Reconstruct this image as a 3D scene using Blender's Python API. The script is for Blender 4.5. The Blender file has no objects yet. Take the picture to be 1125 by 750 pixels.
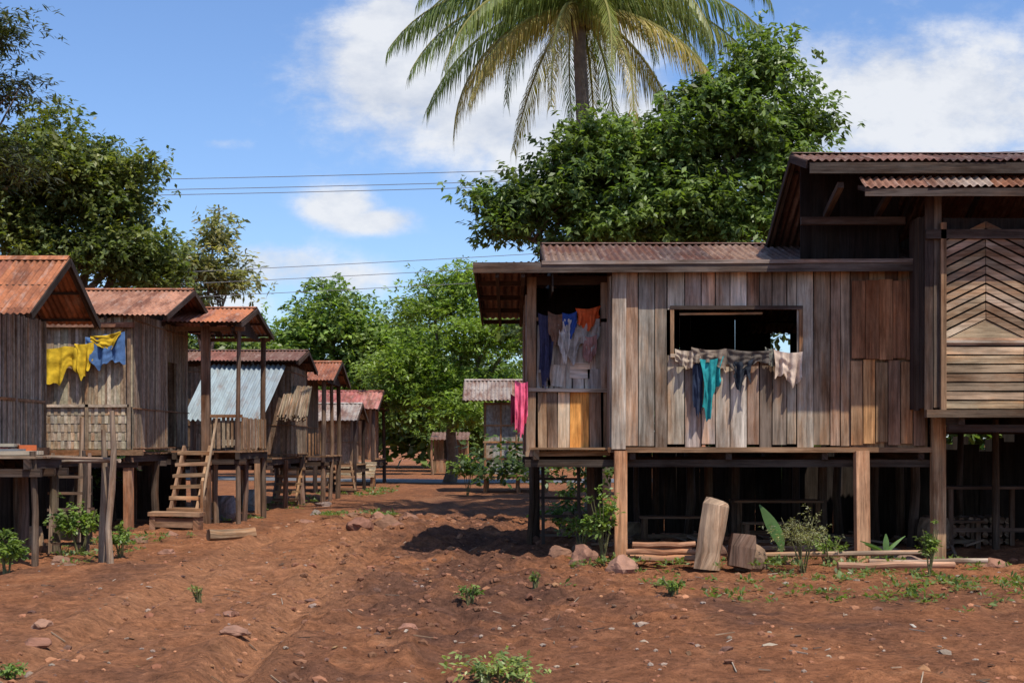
import bpy, math, random
import numpy as np
from mathutils import Vector, Matrix, Euler, noise
random.seed(7); rng=np.random.default_rng(7)
R=random.uniform
scene=bpy.context.scene
COL=scene.collection

# ---------------------------------------------------------------- materials
def newmat(name):
    m=bpy.data.materials.new(name); m.use_nodes=True
    nt=m.node_tree; nt.nodes.clear()
    out=nt.nodes.new('ShaderNodeOutputMaterial')
    return m,nt,out
def N(nt,t,**k):
    n=nt.nodes.new(t)
    for a,b in k.items(): setattr(n,a,b)
    return n
def ramp(nt,fac,stops):
    r=N(nt,'ShaderNodeValToRGB'); cr=r.color_ramp
    while len(cr.elements)<len(stops): cr.elements.new(0.5)
    for e,(p,c) in zip(cr.elements,stops):
        e.position=p; e.color=(c[0],c[1],c[2],1) if hasattr(c,'__len__') else (c,c,c,1)
    nt.links.new(fac,r.inputs[0]); return r.outputs[0]
def mix(nt,a,b,f,mode='MIX'):
    m=N(nt,'ShaderNodeMix',data_type='RGBA',blend_type=mode)
    for sock,v in ((m.inputs[0],f),(m.inputs[6],a),(m.inputs[7],b)):
        if isinstance(v,(int,float)): sock.default_value=v
        elif isinstance(v,tuple): sock.default_value=(*v,1)
        else: nt.links.new(v,sock)
    return m.outputs[2]
def noisetex(nt,vec,scale,detail=6,rough=.6):
    n=N(nt,'ShaderNodeTexNoise'); n.inputs['Scale'].default_value=scale
    n.inputs['Detail'].default_value=detail; n.inputs['Roughness'].default_value=rough
    nt.links.new(vec,n.inputs['Vector']); return n.outputs['Fac']
def mapping(nt,vec,sc,loc=(0,0,0),rot=(0,0,0)):
    m=N(nt,'ShaderNodeMapping'); m.inputs['Scale'].default_value=sc; m.inputs['Location'].default_value=loc; m.inputs['Rotation'].default_value=rot
    nt.links.new(vec,m.inputs['Vector']); return m.outputs[0]
def bump(nt,h,strength,dist,normal=None):
    b=N(nt,'ShaderNodeBump'); b.inputs['Strength'].default_value=strength; b.inputs['Distance'].default_value=dist
    nt.links.new(h,b.inputs['Height'])
    if normal: nt.links.new(normal,b.inputs['Normal'])
    return b.outputs[0]
def principled(nt,out,col,rough=.85,normal=None,spec=.2):
    p=N(nt,'ShaderNodeBsdfPrincipled'); nt.links.new(col,p.inputs['Base Color'])
    if isinstance(rough,float): p.inputs['Roughness'].default_value=rough
    else: nt.links.new(rough,p.inputs['Roughness'])
    p.inputs['Specular IOR Level'].default_value=spec
    if normal: nt.links.new(normal,p.inputs['Normal'])
    nt.links.new(p.outputs[0],out.inputs[0]); return p

def wood_mat(name,grain=(26,1.3,1),lo=.35,hi=1.5,stain=(.50,.34,.24),bs=.5):
    m,nt,out=newmat(name)
    at=N(nt,'ShaderNodeAttribute',attribute_name='Col')
    tc=N(nt,'ShaderNodeTexCoord'); uv=tc.outputs['UV']
    g=noisetex(nt,mapping(nt,uv,grain),1,8,.7)
    gr=ramp(nt,g,[(.30,lo),(.5,.95),(.70,hi)])
    c=mix(nt,at.outputs['Color'],gr,1.0,'MULTIPLY')
    s=noisetex(nt,mapping(nt,uv,(3.5,.7,1)),1,6,.7)
    sf=ramp(nt,s,[(.46,0.0),(.66,.85)])
    c=mix(nt,c,mix(nt,c,stain,1.0,'MULTIPLY'),sf)
    s3=noisetex(nt,mapping(nt,uv,(4,.6,1),(3,9,0)),1,5,.65)
    c=mix(nt,c,mix(nt,c,(1.22,.88,.62),1.0,'MULTIPLY'),ramp(nt,s3,[(.5,0.),(.66,.75)]))
    s2=noisetex(nt,mapping(nt,uv,(5,.5,1),(7,3,0)),1,5,.6)
    c=mix(nt,c,mix(nt,c,(1.45,1.48,1.5),1.0,'MULTIPLY'),ramp(nt,s2,[(.5,0.),(.64,.8)]))
    f=noisetex(nt,tc.outputs['Object'],1.7,5,.6)
    c=mix(nt,c,ramp(nt,f,[(.3,.7),(.7,1.2)]),1.0,'MULTIPLY')
    principled(nt,out,c,.9,bump(nt,g,bs,.012),.15)
    return m
M_wood=wood_mat('weathered_wood')
M_bamboo=wood_mat('woven_bamboo',grain=(14,9,1),lo=.5,hi=1.4)
M_thatch=wood_mat('thatch',grain=(60,2,1),lo=.35,hi=1.5)

def roof_mat():
    m,nt,out=newmat('corrugated_iron')
    at=N(nt,'ShaderNodeAttribute',attribute_name='Col')
    tc=N(nt,'ShaderNodeTexCoord'); uv=tc.outputs['UV']
    a=noisetex(nt,mapping(nt,uv,(2.2,.8,1)),1,7,.7)
    b=noisetex(nt,mapping(nt,uv,(9,1.6,1)),1,6,.7)
    c=mix(nt,at.outputs['Color'],(.13,.045,.022),ramp(nt,a,[(.44,0.),(.60,.85)]))
    c=mix(nt,c,(.42,.30,.24),ramp(nt,b,[(.52,0.),(.70,.65)]))
    c=mix(nt,c,ramp(nt,noisetex(nt,uv,14,4),[(.3,.7),(.7,1.2)]),1.0,'MULTIPLY')
    principled(nt,out,c,.65,bump(nt,b,.25,.01),.3); return m
M_roof=roof_mat()
def roof2_mat():
    m,nt,out=newmat('galvanised_iron')
    at=N(nt,'ShaderNodeAttribute',attribute_name='Col')
    tc=N(nt,'ShaderNodeTexCoord'); uv=tc.outputs['UV']
    a=noisetex(nt,mapping(nt,uv,(3,1,1)),1,7,.7)
    b=noisetex(nt,mapping(nt,uv,(8,1.2,1)),1,7,.7)
    c=mix(nt,at.outputs['Color'],(.20,.13,.10),ramp(nt,a,[(.50,0.),(.68,.75)]))
    c=mix(nt,c,(.17,.18,.18),ramp(nt,b,[(.45,0.),(.65,.6)]))
    principled(nt,out,c,.7,None,.3); return m
M_galv=roof2_mat()

def leaf_mat(name,trans=.36):
    m,nt,out=newmat(name)
    at=N(nt,'ShaderNodeAttribute',attribute_name='Col')
    p=N(nt,'ShaderNodeBsdfPrincipled'); nt.links.new(at.outputs['Color'],p.inputs['Base Color'])
    p.inputs['Roughness'].default_value=.42; p.inputs['Specular IOR Level'].default_value=.4
    t=N(nt,'ShaderNodeBsdfTranslucent')
    tcx=mix(nt,at.outputs['Color'],(1.5,1.7,.5),1.0,'MULTIPLY'); nt.links.new(tcx,t.inputs[0])
    ms=N(nt,'ShaderNodeMixShader'); ms.inputs[0].default_value=trans
    nt.links.new(p.outputs[0],ms.inputs[1]); nt.links.new(t.outputs[0],ms.inputs[2]); nt.links.new(ms.outputs[0],out.inputs[0])
    return m
M_leaf=leaf_mat('leaves')
def cloth_mat():
    m,nt,out=newmat('cloth')
    at=N(nt,'ShaderNodeAttribute',attribute_name='Col')
    tc=N(nt,'ShaderNodeTexCoord')
    n=noisetex(nt,tc.outputs['Object'],9,5)
    c=mix(nt,at.outputs['Color'],ramp(nt,n,[(.3,.65),(.7,1.25)]),1.0,'MULTIPLY')
    principled(nt,out,c,.95,bump(nt,n,.4,.02),.1); return m
M_cloth=cloth_mat()
def plain(name,attr=True,rough=.9,nscale=4.,lo=.6,hi=1.3,bs=.5):
    m,nt,out=newmat(name)
    at=N(nt,'ShaderNodeAttribute',attribute_name='Col')
    tc=N(nt,'ShaderNodeTexCoord'); n=noisetex(nt,tc.outputs['Object'],nscale,8,.65)
    c=mix(nt,at.outputs['Color'],ramp(nt,n,[(.3,lo),(.7,hi)]),1.0,'MULTIPLY')
    principled(nt,out,c,rough,bump(nt,n,bs,.03),.2); return m
M_rock=plain('rock_surface',nscale=6,bs=.9)
M_bark=plain('bark',nscale=7,bs=.8)
M_misc=plain('painted_surface',nscale=9,lo=.8,hi=1.15,bs=.1,rough=.6)

# ---------------------------------------------------------------- mesh builder
class MB:
    def __init__(s): s.v=[];s.f=[];s.c=[];s.uv=[];s.m=[]
    def face(s,pts,col,uvs=None,mat=0):
        i=len(s.v); s.v.extend([tuple(p) for p in pts]); n=len(pts)
        s.f.append(tuple(range(i,i+n))); s.c.append(col); s.m.append(mat)
        s.uv.append(uvs or [(0,0)]*n)
    def box(s,c,size,rot=None,col=(.3,.2,.15),mat=0,taper=0):
        c=Vector(c); hx,hy,hz=[a/2 for a in size]
        L=max(range(3),key=lambda i:size[i])
        M=rot if isinstance(rot,Matrix) else (Euler(rot).to_matrix() if rot else Matrix.Identity(3))
        P={}
        for x in(-1,1):
            for y in(-1,1):
                for z in(-1,1):
                    P[(x,y,z)]=Vector((x*hx,y*hy,z*hz))
        F=[((-1,-1,-1),(1,-1,-1),(1,-1,1),(-1,-1,1)),((1,1,-1),(-1,1,-1),(-1,1,1),(1,1,1)),
           ((1,-1,-1),(1,1,-1),(1,1,1),(1,-1,1)),((-1,1,-1),(-1,-1,-1),(-1,-1,1),(-1,1,1)),
           ((-1,-1,1),(1,-1,1),(1,1,1),(-1,1,1)),((-1,1,-1),(1,1,-1),(1,-1,-1),(-1,-1,-1))]
        ou,ov=R(0,50),R(0,50)
        for fi,f in enumerate(F):
            pts=[c+M@P[k] for k in f]; uv=[]
            for k in f:
                p=P[k]; o=[i for i in range(3) if i!=L]
                uv.append((p[o[0]]+p[o[1]]+ou,p[L]+ov))
            s.face(pts,col,uv,mat)
    def beam(s,a,b,w,h,col=(.2,.14,.1),mat=0,up=(0,0,1)):
        a=Vector(a);b=Vector(b);d=b-a;l=d.length
        z=d.normalized();u=Vector(up)
        if abs(z.dot(u))>.95:u=Vector((0,1,0))
        x=u.cross(z).normalized();y=z.cross(x)
        M=Matrix((x,y,z)).transposed()
        s.box((a+b)/2,(w,h,l),M,col,mat)
    def tube(s,pts,rad,n=8,col=(.2,.14,.1),mat=0,cap=True,jit=0):
        pts=[Vector(p) for p in pts]; rings=[];ov=R(0,20);acc=0; jj=[1+R(-jit,jit) for _ in range(n)]
        for i,p in enumerate(pts):
            t=(pts[min(i+1,len(pts)-1)]-pts[max(i-1,0)]).normalized()
            u=Vector((1,0,0)) if abs(t.x)<.8 else Vector((0,1,0))
            x=(u-t*u.dot(t)).normalized();y=t.cross(x)
            r=rad[i] if hasattr(rad,'__len__') else rad
            if i: acc+=(p-pts[i-1]).length
            rings.append(([p+(x*math.cos(2*math.pi*k/n)+y*math.sin(2*math.pi*k/n))*r*jj[k]*(1+R(-jit,jit)*.4) for k in range(n)],r,acc))
        for i in range(len(rings)-1):
            (A,ra,va),(B,rb,vb)=rings[i],rings[i+1]
            for k in range(n):
                k2=(k+1)%n
                s.face([A[k],A[k2],B[k2],B[k]],col,[(k*ra*6/n+ov,va),((k+1)*ra*6/n+ov,va),((k+1)*rb*6/n+ov,vb),(k*rb*6/n+ov,vb)],mat)
        if cap:
            s.face(list(reversed(rings[0][0])),col,[(q.x*3,q.y) for q in rings[0][0]],mat)
            c2=tuple(min(1,c*1.5) for c in col)
            s.face(rings[-1][0],c2,[(q.x*3,q.y) for q in rings[-1][0]],mat)
    def sheet(s,p0,p1,p2,p3,cols,wl=.09,amp=.013,sheetw=.8,mat=0,rag=.06):
        """corrugated roof plane: p0-p1 upper edge, p2-p3 lower edge"""
        p0,p1,p2,p3=map(Vector,(p0,p1,p2,p3)); W=(p1-p0).length; H=(p2-p0).length
        nrm=(p1-p0).cross(p2-p0).normalized()
        if nrm.z<0:nrm=-nrm
        ns=max(1,round(W/sheetw)); spw=6
        for k in range(ns):
            col=random.choice(cols); j=R(.8,1.2); col=tuple(c*j for c in col)
            t0,t1=k/ns,(k+1)/ns+ (.06/ns if k<ns-1 else 0)
            nc=max(6,int((t1-t0)*W/wl*spw)); lift=nrm*(.006 if k%2 else 0.0); ext=R(0,rag); e2=ext*R(.3,1.2)
            ou=R(0,30);ov=R(0,30); prev=None
            for i in range(nc+1):
                t=t0+(t1-t0)*i/nc; a=p0.lerp(p1,t); b=p2.lerp(p3,t); b=b+(b-a).normalized()*(ext+(e2-ext)*i/nc)
                o=nrm*(amp*math.sin(2*math.pi*t*W/wl))+lift
                col_pts=[a+o,a.lerp(b,.5)+o-nrm*.008,b+o]
                if prev:
                    for q in range(2):
                        u0,u1=(i-1)*W/nc/ns+ou,i*W/nc/ns+ou
                        s.face([prev[q],col_pts[q],col_pts[q+1],prev[q+1]],col,[(u0,q*H/2+ov),(u1,q*H/2+ov),(u1,(q+1)*H/2+ov),(u0,(q+1)*H/2+ov)],mat)
                prev=col_pts
    def obj(s,name,mats,parent=None,smooth=False):
        me=bpy.data.meshes.new(name); me.from_pydata(s.v,[],s.f)
        me.attributes.new('Col','FLOAT_COLOR','CORNER'); me.uv_layers.new(name='UVMap')
        cc=[];uu=[]
        for f,c,u in zip(s.f,s.c,s.uv):
            for k in range(len(f)): cc.extend((c[0],c[1],c[2],1.0)); uu.extend(u[k])
        me.attributes['Col'].data.foreach_set('color',cc); me.uv_layers[0].data.foreach_set('uv',uu)
        if not isinstance(mats,(list,tuple)):mats=[mats]
        for m in mats: me.materials.append(m)
        me.polygons.foreach_set('material_index',s.m)
        if smooth:
            me.polygons.foreach_set('use_smooth',[True]*len(s.f))
            import bmesh
            bm=bmesh.new(); bm.from_mesh(me); bmesh.ops.remove_doubles(bm,verts=bm.verts,dist=1e-5); bm.to_mesh(me); bm.free()
        me.update()
        o=bpy.data.objects.new(name,me); COL.objects.link(o)
        if parent:o.parent=parent
        return o
def empty(name):
    e=bpy.data.objects.new(name,None); COL.objects.link(e); e.empty_display_size=.3; return e
def jc(c,a=.15):
    k=R(1-a,1+a); return tuple(max(0,x*k*R(.96,1.04)) for x in c)

# ---------------------------------------------------------------- ground
def fbm(x,y,s,o=3,z=0.): 
    return noise.fractal(Vector((x*s,y*s,z)),1.0,2.0,o)
def gauss(x,y,cx,cy,rx,ry): return math.exp(-((x-cx)/rx)**2-((y-cy)/ry)**2)
def trackx(y): return -2.6-.10*(y-10)+.012*(y-10)**2*.35
def gh(x,y):
    d=math.hypot(x,y)
    if d>54: return 0.0
    k=1 if d<44 else (54-d)/10
    h=.08*fbm(x,y,.35)+.026*fbm(x,y,1.6,3,3.)
    rough=min(1.25,gauss(x,y,-.7,16.5,2.2,6)+gauss(x,y,-.4,25,2.4,7)+.38+.5*max(0,fbm(x,y,.5,2,9.)))
    n=fbm(x,y,3.4,4,7.)
    h+=rough*.085*max(n,-.15)+rough*.012*fbm(x,y,8.5,2,21.)
    if 8<y<40:
        for (tx,hw,dp) in ((trackx(y),.75,.075),(trackx(y)+1.5+.05*(y-10),.7,.05)):
            for o in (-hw,hw):
                u=(x-tx-o-.12*math.sin(y*.5)); h-=dp*math.exp(-(u/.16)**2)-dp*.5*math.exp(-((abs(u)-.29)/.12)**2)
    h+=.14*gauss(x,y,-1.9,27,1.3,2.2)+.10*gauss(x,y,3.5,21,3.5,.8)
    return h*k
def axis(lo,hi,step,far):
    a=list(np.arange(lo,hi+1e-6,step)); s=step; x=hi
    while x<far: s*=1.22; x+=s; a.append(x)
    s=step;x=lo;b=[]
    while x>-far: s*=1.22;x-=s;b.append(x)
    return b[::-1]+a
xs=axis(-8.5,8.5,.052,1600); ys=axis(8.3,28,.052,1600)
gv=[(x,y,gh(x,y)) for y in ys for x in xs]
nx=len(xs); gf=[(j*nx+i,j*nx+i+1,(j+1)*nx+i+1,(j+1)*nx+i) for j in range(len(ys)-1) for i in range(nx-1)]
me=bpy.data.meshes.new('ground'); me.from_pydata(gv,[],gf); me.polygons.foreach_set('use_smooth',[True]*len(gf))
me.attributes.new('SoilShade','FLOAT_COLOR','POINT'); sc=[]
for (x,y,z) in gv:
    dk=0.;tk=0.
    if abs(x)<30 and 5<y<70:
        e=fbm(x,y,1.1,4,13.)
        dk=gauss(x,y,-.7,16.0,1.2,4.4)+.8*gauss(x,y,-.9,24,1.4,5)+.7*gauss(x,y,-1.5,38,1.6,10)+.5*gauss(x,y,2.3,13.5,2.4,1.8)+.5*gauss(x,y,-4.6,17,.6,4)+.35*gauss(x,y,-2.5,10.5,2.5,1.6)  # dark soil patches; the one farthest down the street is painted tree shade
        dk=max(0,min(1,dk*(1+1.2*e)+.28*e))
        tx=trackx(y)
        for o in(-.75,.75): tk+=math.exp(-((x-tx-o-.12*math.sin(y*.5))/.26)**2)
        tk=max(0,min(1,tk*(.9+.9*e)+.6*gauss(x,y,-3.2,17,1.5,7)))
    sc.extend((dk,tk,0,1))
me.attributes['SoilShade'].data.foreach_set('color',sc)
ground=bpy.data.objects.new('ground',me); COL.objects.link(ground)
m,nt,out=newmat('red_earth'); tc=N(nt,'ShaderNodeTexCoord'); ob=tc.outputs['Object']
so_=N(nt,'ShaderNodeAttribute',attribute_name='SoilShade'); sp=N(nt,'ShaderNodeSeparateColor'); nt.links.new(so_.outputs['Color'],sp.inputs[0])
n1=noisetex(nt,ob,.28,6,.6); n2=noisetex(nt,ob,1.9,8,.68); n3=noisetex(nt,ob,13,8,.75); n4=noisetex(nt,mapping(nt,ob,(1.0,.35,1)),1.1,6,.6); n5=noisetex(nt,ob,5,6,.7)
c=ramp(nt,n2,[(.25,(.20,.078,.036)),(.42,(.33,.130,.058)),(.58,(.41,.170,.078)),(.78,(.49,.245,.13))])
c=mix(nt,c,(.25,.104,.054),ramp(nt,n1,[(.45,0.),(.62,.6)]))
c=mix(nt,c,(.17,.078,.046),ramp(nt,n4,[(.52,0.),(.68,.7)]))
c=mix(nt,c,mix(nt,(.10,.050,.034),(.18,.086,.056),n5),mix(nt,sp.outputs[0],(0,0,0),.12))
c=mix(nt,c,(.47,.22,.11),mix(nt,sp.outputs[1],(0,0,0),.45))
c=mix(nt,c,ramp(nt,n3,[(.28,.40),(.5,1.),(.75,1.45)]),1.0,'MULTIPLY')
c=mix(nt,c,ramp(nt,n5,[(.3,.65),(.7,1.22)]),1.0,'MULTIPLY')
vo=N(nt,'ShaderNodeTexVoronoi'); vo.inputs['Scale'].default_value=7; nt.links.new(ob,vo.inputs['Vector'])
c=mix(nt,c,(.08,.045,.03),ramp(nt,vo.outputs['Distance'],[(.07,.6),(.13,0.)]))
b1=bump(nt,n3,.9,.07); b2=bump(nt,n2,.8,.14,b1); b3=bump(nt,n5,.8,.12,b2)
principled(nt,out,c,.95,b3,.1); me.materials.append(m)

mb=MB()
rp=[(-60,68,6),(-20,65,6),(-8,60,5.5),(-3,57,6),(4,58,6),(20,62,6),(60,68,6)]
for (x0,y0,w0),(x1,y1,w1) in zip(rp,rp[1:]):
    mb.face([(x0,y0,.02),(x1,y1,.02),(x1,y1+w1,.02),(x0,y0+w0,.02)],(.15,.145,.15),[(x0,y0),(x1,y1),(x1,y1+3),(x0,y0+3)])
mb.obj('asphalt_road',M_misc)

# ---------------------------------------------------------------- building helpers
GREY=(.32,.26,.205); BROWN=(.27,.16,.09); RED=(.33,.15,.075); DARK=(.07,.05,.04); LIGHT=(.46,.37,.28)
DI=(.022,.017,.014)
def plank_wall(mb,a,b,z0,z1,w=.2,th=.025,cols=(GREY,),openings=(),jt=.03,jb=.03,gap=.006,z1b=None,mat=0,skew=.004,cj=.25):
    a=Vector((a[0],a[1],0));b=Vector((b[0],b[1],0));L=(b-a).length;d=(b-a)/L;n=Vector((-d.y,d.x,0))
    ang=math.atan2(d.y,d.x); u=0
    if z1b is None:z1b=z1
    while u<L-.01:
        ww=min(w*R(.65,1.3),L-u)
        if ww<.02: break
        uc=u+ww/2; top=z1+(z1b-z1)*uc/L+R(-jt,jt*.3); bot=z0+R(-jb,jb)
        segs=[(bot,top)]
        for (u0,u1,o0,o1) in openings:
            if u0<uc<u1:
                ns=[]
                for s0,s1 in segs:
                    if o0>s0: ns.append((s0,min(o0,s1)))
                    if o1<s1: ns.append((max(o1,s0),s1))
                segs=ns
        col=jc(random.choice(cols),cj)
        for s0,s1 in segs:
            if s1-s0<.03: continue
            p=a+d*uc+n*R(-.009,.009)
            mb.box((p.x,p.y,(s0+s1)/2),(ww-gap,th,s1-s0),(R(-.003,.003),R(-skew,skew),ang+R(-.02,.02)),col,mat)
        u+=ww
def gable_roof(x0,x1,yf,zf,yr,zr,yb,zb,cols,parent,mat=None,wl=.09,amp=.013,wood=DARK,under=True):
    mat=mat or M_roof
    mb=MB()
    mb.sheet((x0,yr,zr),(x1,yr,zr),(x0,yf,zf),(x1,yf,zf),cols,wl,amp)
    mb.sheet((x0,yr,zr),(x1,yr,zr),(x0,yb,zb),(x1,yb,zb),cols,wl,amp)
    for sgn,(ye,ze) in ((1,(yf,zf)),(2,(yb,zb))):
        d=(Vector((0,ye,ze))-Vector((0,yr,zr))).normalized()*.16
        mb.face([(x0,yr,zr+.03),(x1,yr,zr+.03),(x1,yr+d.y,zr+d.z+.03),(x0,yr+d.y,zr+d.z+.03)],cols[0],[(0,0),(x1-x0,0),(x1-x0,.16),(0,.16)])
    mb.obj('roof',mat,parent)
    fr=MB()
    for (ye,ze) in ((yf,zf),(yb,zb)):
        k=max(2,int((x1-x0)/.9))
        for i in range(k+1):
            x=x0+.04+(x1-x0-.08)*i/k
            fr.beam((x,yr,zr-.06),(x,ye+(yr-ye)*.02,ze-.05),.05,.07,jc(wood))
        for t in (.08,.5,.92):
            fr.beam((x0+.02,yr+(ye-yr)*t,zr+(ze-zr)*t-.035),(x1-.02,yr+(ye-yr)*t,zr+(ze-zr)*t-.035),.05,.035,jc(wood))
    for x in (x0-.012,x1+.012):
        for (ye,ze) in ((yf,zf),(yb,zb)):
            fr.beam((x,yr,zr-.06),(x,ye,ze-.06),.10,.022,jc(wood,.3),up=(1,0,0))
    fr.obj('roof_frame',M_wood,parent)
def gable_fill(mb,x,yf,zf,yr,zr,yb,zb,zbase,cols=(DARK,)):
    y=yf
    while y<yb:
        w=.16; yc=y+w/2
        z=zf+(zr-zf)*(yc-yf)/(yr-yf) if yc<yr else zr+(zb-zr)*(yc-yr)/(yb-yr)
        if z-.12>zbase: mb.box((x,yc,(zbase+z-.12)/2),(.02,w-.004,z-.12-zbase),None,jc(random.choice(cols)))
        y+=w
def floor(mb,x0,x1,y0,y1,z,col=BROWN):
    y=y0
    while y<y1:
        w=.18; mb.box(((x0+x1)/2+R(-.02,.02),y+w/2,z),(x1-x0,w-.008,.03),None,jc(col)); y+=w
    k=max(2,int((x1-x0)/1.2))
    for i in range(k+1):
        x=x0+.08+(x1-x0-.16)*i/k; mb.box((x,(y0+y1)/2,z-.085),(.08,y1-y0+.1,.13),None,jc(DARK))
    for yy in (y0+.05,(y0+y1)/2,y1-.05): mb.box(((x0+x1)/2,yy,z-.20),(x1-x0+.15,.09,.10),None,jc(DARK))
def posts(parent,lst,name='posts',col=BROWN,w=.14):
    mb=MB()
    for p in lst:
        x,y,z=p[:3]; ww=p[3] if len(p)>3 else w; cc=p[4] if len(p)>4 else col
        g=gh(x,y)-.12
        if len(p)>4: mb.beam((x+R(-.02,.02),y,g),(x,y,z),ww,ww*R(.85,1.05),jc(cc,.05))
        else:
            mx,my=x+R(-.035,.035),y+R(-.03,.03)
            mb.tube([(x+R(-.05,.05),y,g),(mx,my,(g+z)/2),(x,y,z)],[ww*.56,ww*.5,ww*.48],7,jc(cc,.25),jit=.12)
    return mb.obj(name,M_wood,parent)
def ladder(name,a,b,w,n,wide=(1,0,0),parent=None,col=BROWN,r=.03,tread=False,depth=.24):
    mb=MB(); a=Vector(a);b=Vector(b);wv=Vector(wide).normalized()*w/2
    for s in(-1,1): mb.beam(a+wv*s,b+wv*s,.055 if tread else r*1.7,.20 if tread else r*1.7,jc(col))
    for i in range(n):
        p=a.lerp(b,(i+.6)/n)
        if tread:
            mb.box(p+Vector((R(-.02,.02),-.04,0)),(w*1.3,depth,.065),(R(-.05,.05),R(-.04,.04),0),jc(tuple(q*1.15 for q in col),.3))
        else: mb.beam(p-wv*1.2,p+wv*(1.2+R(-.1,.1))+Vector((0,0,R(-.02,.02))),r*1.3,r*1.3,jc(col))
    return mb.obj(name,M_wood,parent)
def cloth(name,a,b,drops,col,parent=None,fold=.025,nf=4,out=(0,-1,0),pinch=0,top=0.04,scallop=0.03):
    mb=MB(); a=Vector(a);b=Vector(b);o=Vector(out); nu=30;nv=14; ph=R(0,6); G=[]
    for i in range(nu+1):
        t=i/nu; k=t*(len(drops)-1); j=min(int(k),len(drops)-2); fr_=k-j; fr_=fr_*fr_*(3-2*fr_); dr=drops[j]+(drops[j+1]-drops[j])*fr_
        dr*=1+.05*math.sin(t*30+ph); colm=[]
        for q in range(nv+1):
            v=q/nv; cx=.5+(t-.5)*(1-pinch*math.sin(v*math.pi*.8))
            p=a.lerp(b,cx); 
            w=fold*(.3+v)*(math.sin(t*nf*6.28+ph+v*1.2)+.5*math.sin(t*nf*13+ph*2+v*2))
            p=p+o*(w+fold*1.6+.03*noise.noise(Vector((t*5,v*5,ph))))
            p.z+= -dr*v - scallop*abs(math.sin(t*math.pi*max(1,round((b-a).length/.45))))
            colm.append(p)
        G.append(colm)
    for i in range(nu):
        for q in range(nv):
            mb.face([G[i][q],G[i+1][q],G[i+1][q+1],G[i][q+1]],col)
    return mb.obj(name,M_cloth,parent,True)

RUST=[(.46,.165,.07),(.38,.13,.06),(.31,.11,.06),(.42,.20,.12)]
RUSTD=[(.15,.08,.055),(.19,.10,.065),(.11,.065,.05)]

# ================================================================= MAIN HOUSE (right)
H=empty('wooden_stilt_house')
PL=[(.38,.315,.25),(.30,.235,.18),(.45,.385,.32),(.20,.15,.11),(.32,.225,.15),(.37,.31,.255)]
mb=MB(); YW=19.35
plank_wall(mb,(1.36,YW),(4.60,YW),1.56,3.98,.19,cols=PL,openings=[(.84,2.54,2.80,3.42)],jb=.035,gap=.013,cj=.25)
plank_wall(mb,(4.60,YW+.01),(5.66,YW+.01),1.56,3.98,.2,cols=[BROWN,(.2,.12,.08)])
mb.box((3.05,YW-.035,2.79),(1.80,.06,.05),None,LIGHT)
mb.box((3.05,YW-.03,3.445),(1.80,.035,.05),None,DARK)
for x in (2.175,3.925): mb.box((x,YW-.028,3.11),(.05,.03,.62),None,BROWN)
for i,(x,z0,z1,c) in enumerate([(4.68,1.58,2.72,(.38,.22,.12)),(4.85,1.6,2.74,(.52,.28,.12)),(5.02,1.62,2.70,(.32,.19,.11)),(5.19,1.58,2.73,(.28,.16,.10)),(5.36,1.6,2.71,(.44,.25,.13)),(5.53,1.57,2.72,(.24,.15,.1))]):
    mb.box((x,YW-.032,(z0+z1)/2),(.155,.022,z1-z0),(0,R(-.008,.008),0),jc(c,.1))
mb.box((3.5,YW-.01,1.515),(4.4,.09,.07),None,BROWN)
mb.box((3.5,YW+.04,3.93),(4.4,.06,.1),None,DARK)
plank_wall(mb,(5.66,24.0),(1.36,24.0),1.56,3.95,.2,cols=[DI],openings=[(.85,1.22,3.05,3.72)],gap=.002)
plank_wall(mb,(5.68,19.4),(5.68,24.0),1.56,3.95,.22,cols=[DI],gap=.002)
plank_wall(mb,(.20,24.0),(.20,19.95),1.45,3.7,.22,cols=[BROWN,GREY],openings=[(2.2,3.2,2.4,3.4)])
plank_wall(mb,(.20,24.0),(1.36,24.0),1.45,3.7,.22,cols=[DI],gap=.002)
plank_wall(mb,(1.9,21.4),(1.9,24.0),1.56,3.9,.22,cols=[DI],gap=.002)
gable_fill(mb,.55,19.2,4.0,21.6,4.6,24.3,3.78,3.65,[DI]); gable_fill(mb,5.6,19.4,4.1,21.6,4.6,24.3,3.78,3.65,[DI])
mb.box((2.9,19.75,3.40),(1.15,.04,.03),(0,-.01,0),(.8,.8,.78))
mb.obj('walls',M_wood,H)
sh=MB()
for i in range(5): sh.box((4.70+i*.185,YW-.06,3.28),(.178,.025,1.06+R(-.03,.03)),(0,R(-.006,.006),0),jc(RED,.3))
for z in (2.9,3.68): sh.box((5.07,YW-.035,z),(.9,.02,.07),None,BROWN)
sh.obj('shutter',M_wood,H)
YB=19.92; lb=MB()
x=.36
for wd,c in zip((.13,.15,.17,.27,.17),[(.38,.26,.16),(.20,.14,.10),(.46,.35,.24),(.66,.30,.08),(.28,.19,.13)]):
    lb.box((x+wd/2,YB,1.90),(wd-.008,.025,.86+R(-.05,.02)),(0,R(-.014,.014),0),c); x+=wd
lb.box((1.31,YB-.01,1.9),(.06,.03,.86),None,BROWN)
lb.box((.80,YB-.04,2.345),(1.14,.05,.05),(0,.01,0),LIGHT)
lb.box((.78,YB-.03,1.46),(1.18,.08,.07),(0,-.012,0),(.42,.28,.18))
lb.box((.27,YB-.01,2.7),(.13,.08,2.45),(0,.006,0),(.26,.18,.12))
lb.box((1.30,YB-.02,3.1),(.12,.04,1.5),None,(.33,.25,.19))
for i in range(11):
    lb.box((.39+i*.082,YB,2.80),(.078,.02,.95+R(-.10,.05)),(0,R(-.03,.03),0),jc((.42,.38,.33),.3))
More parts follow.
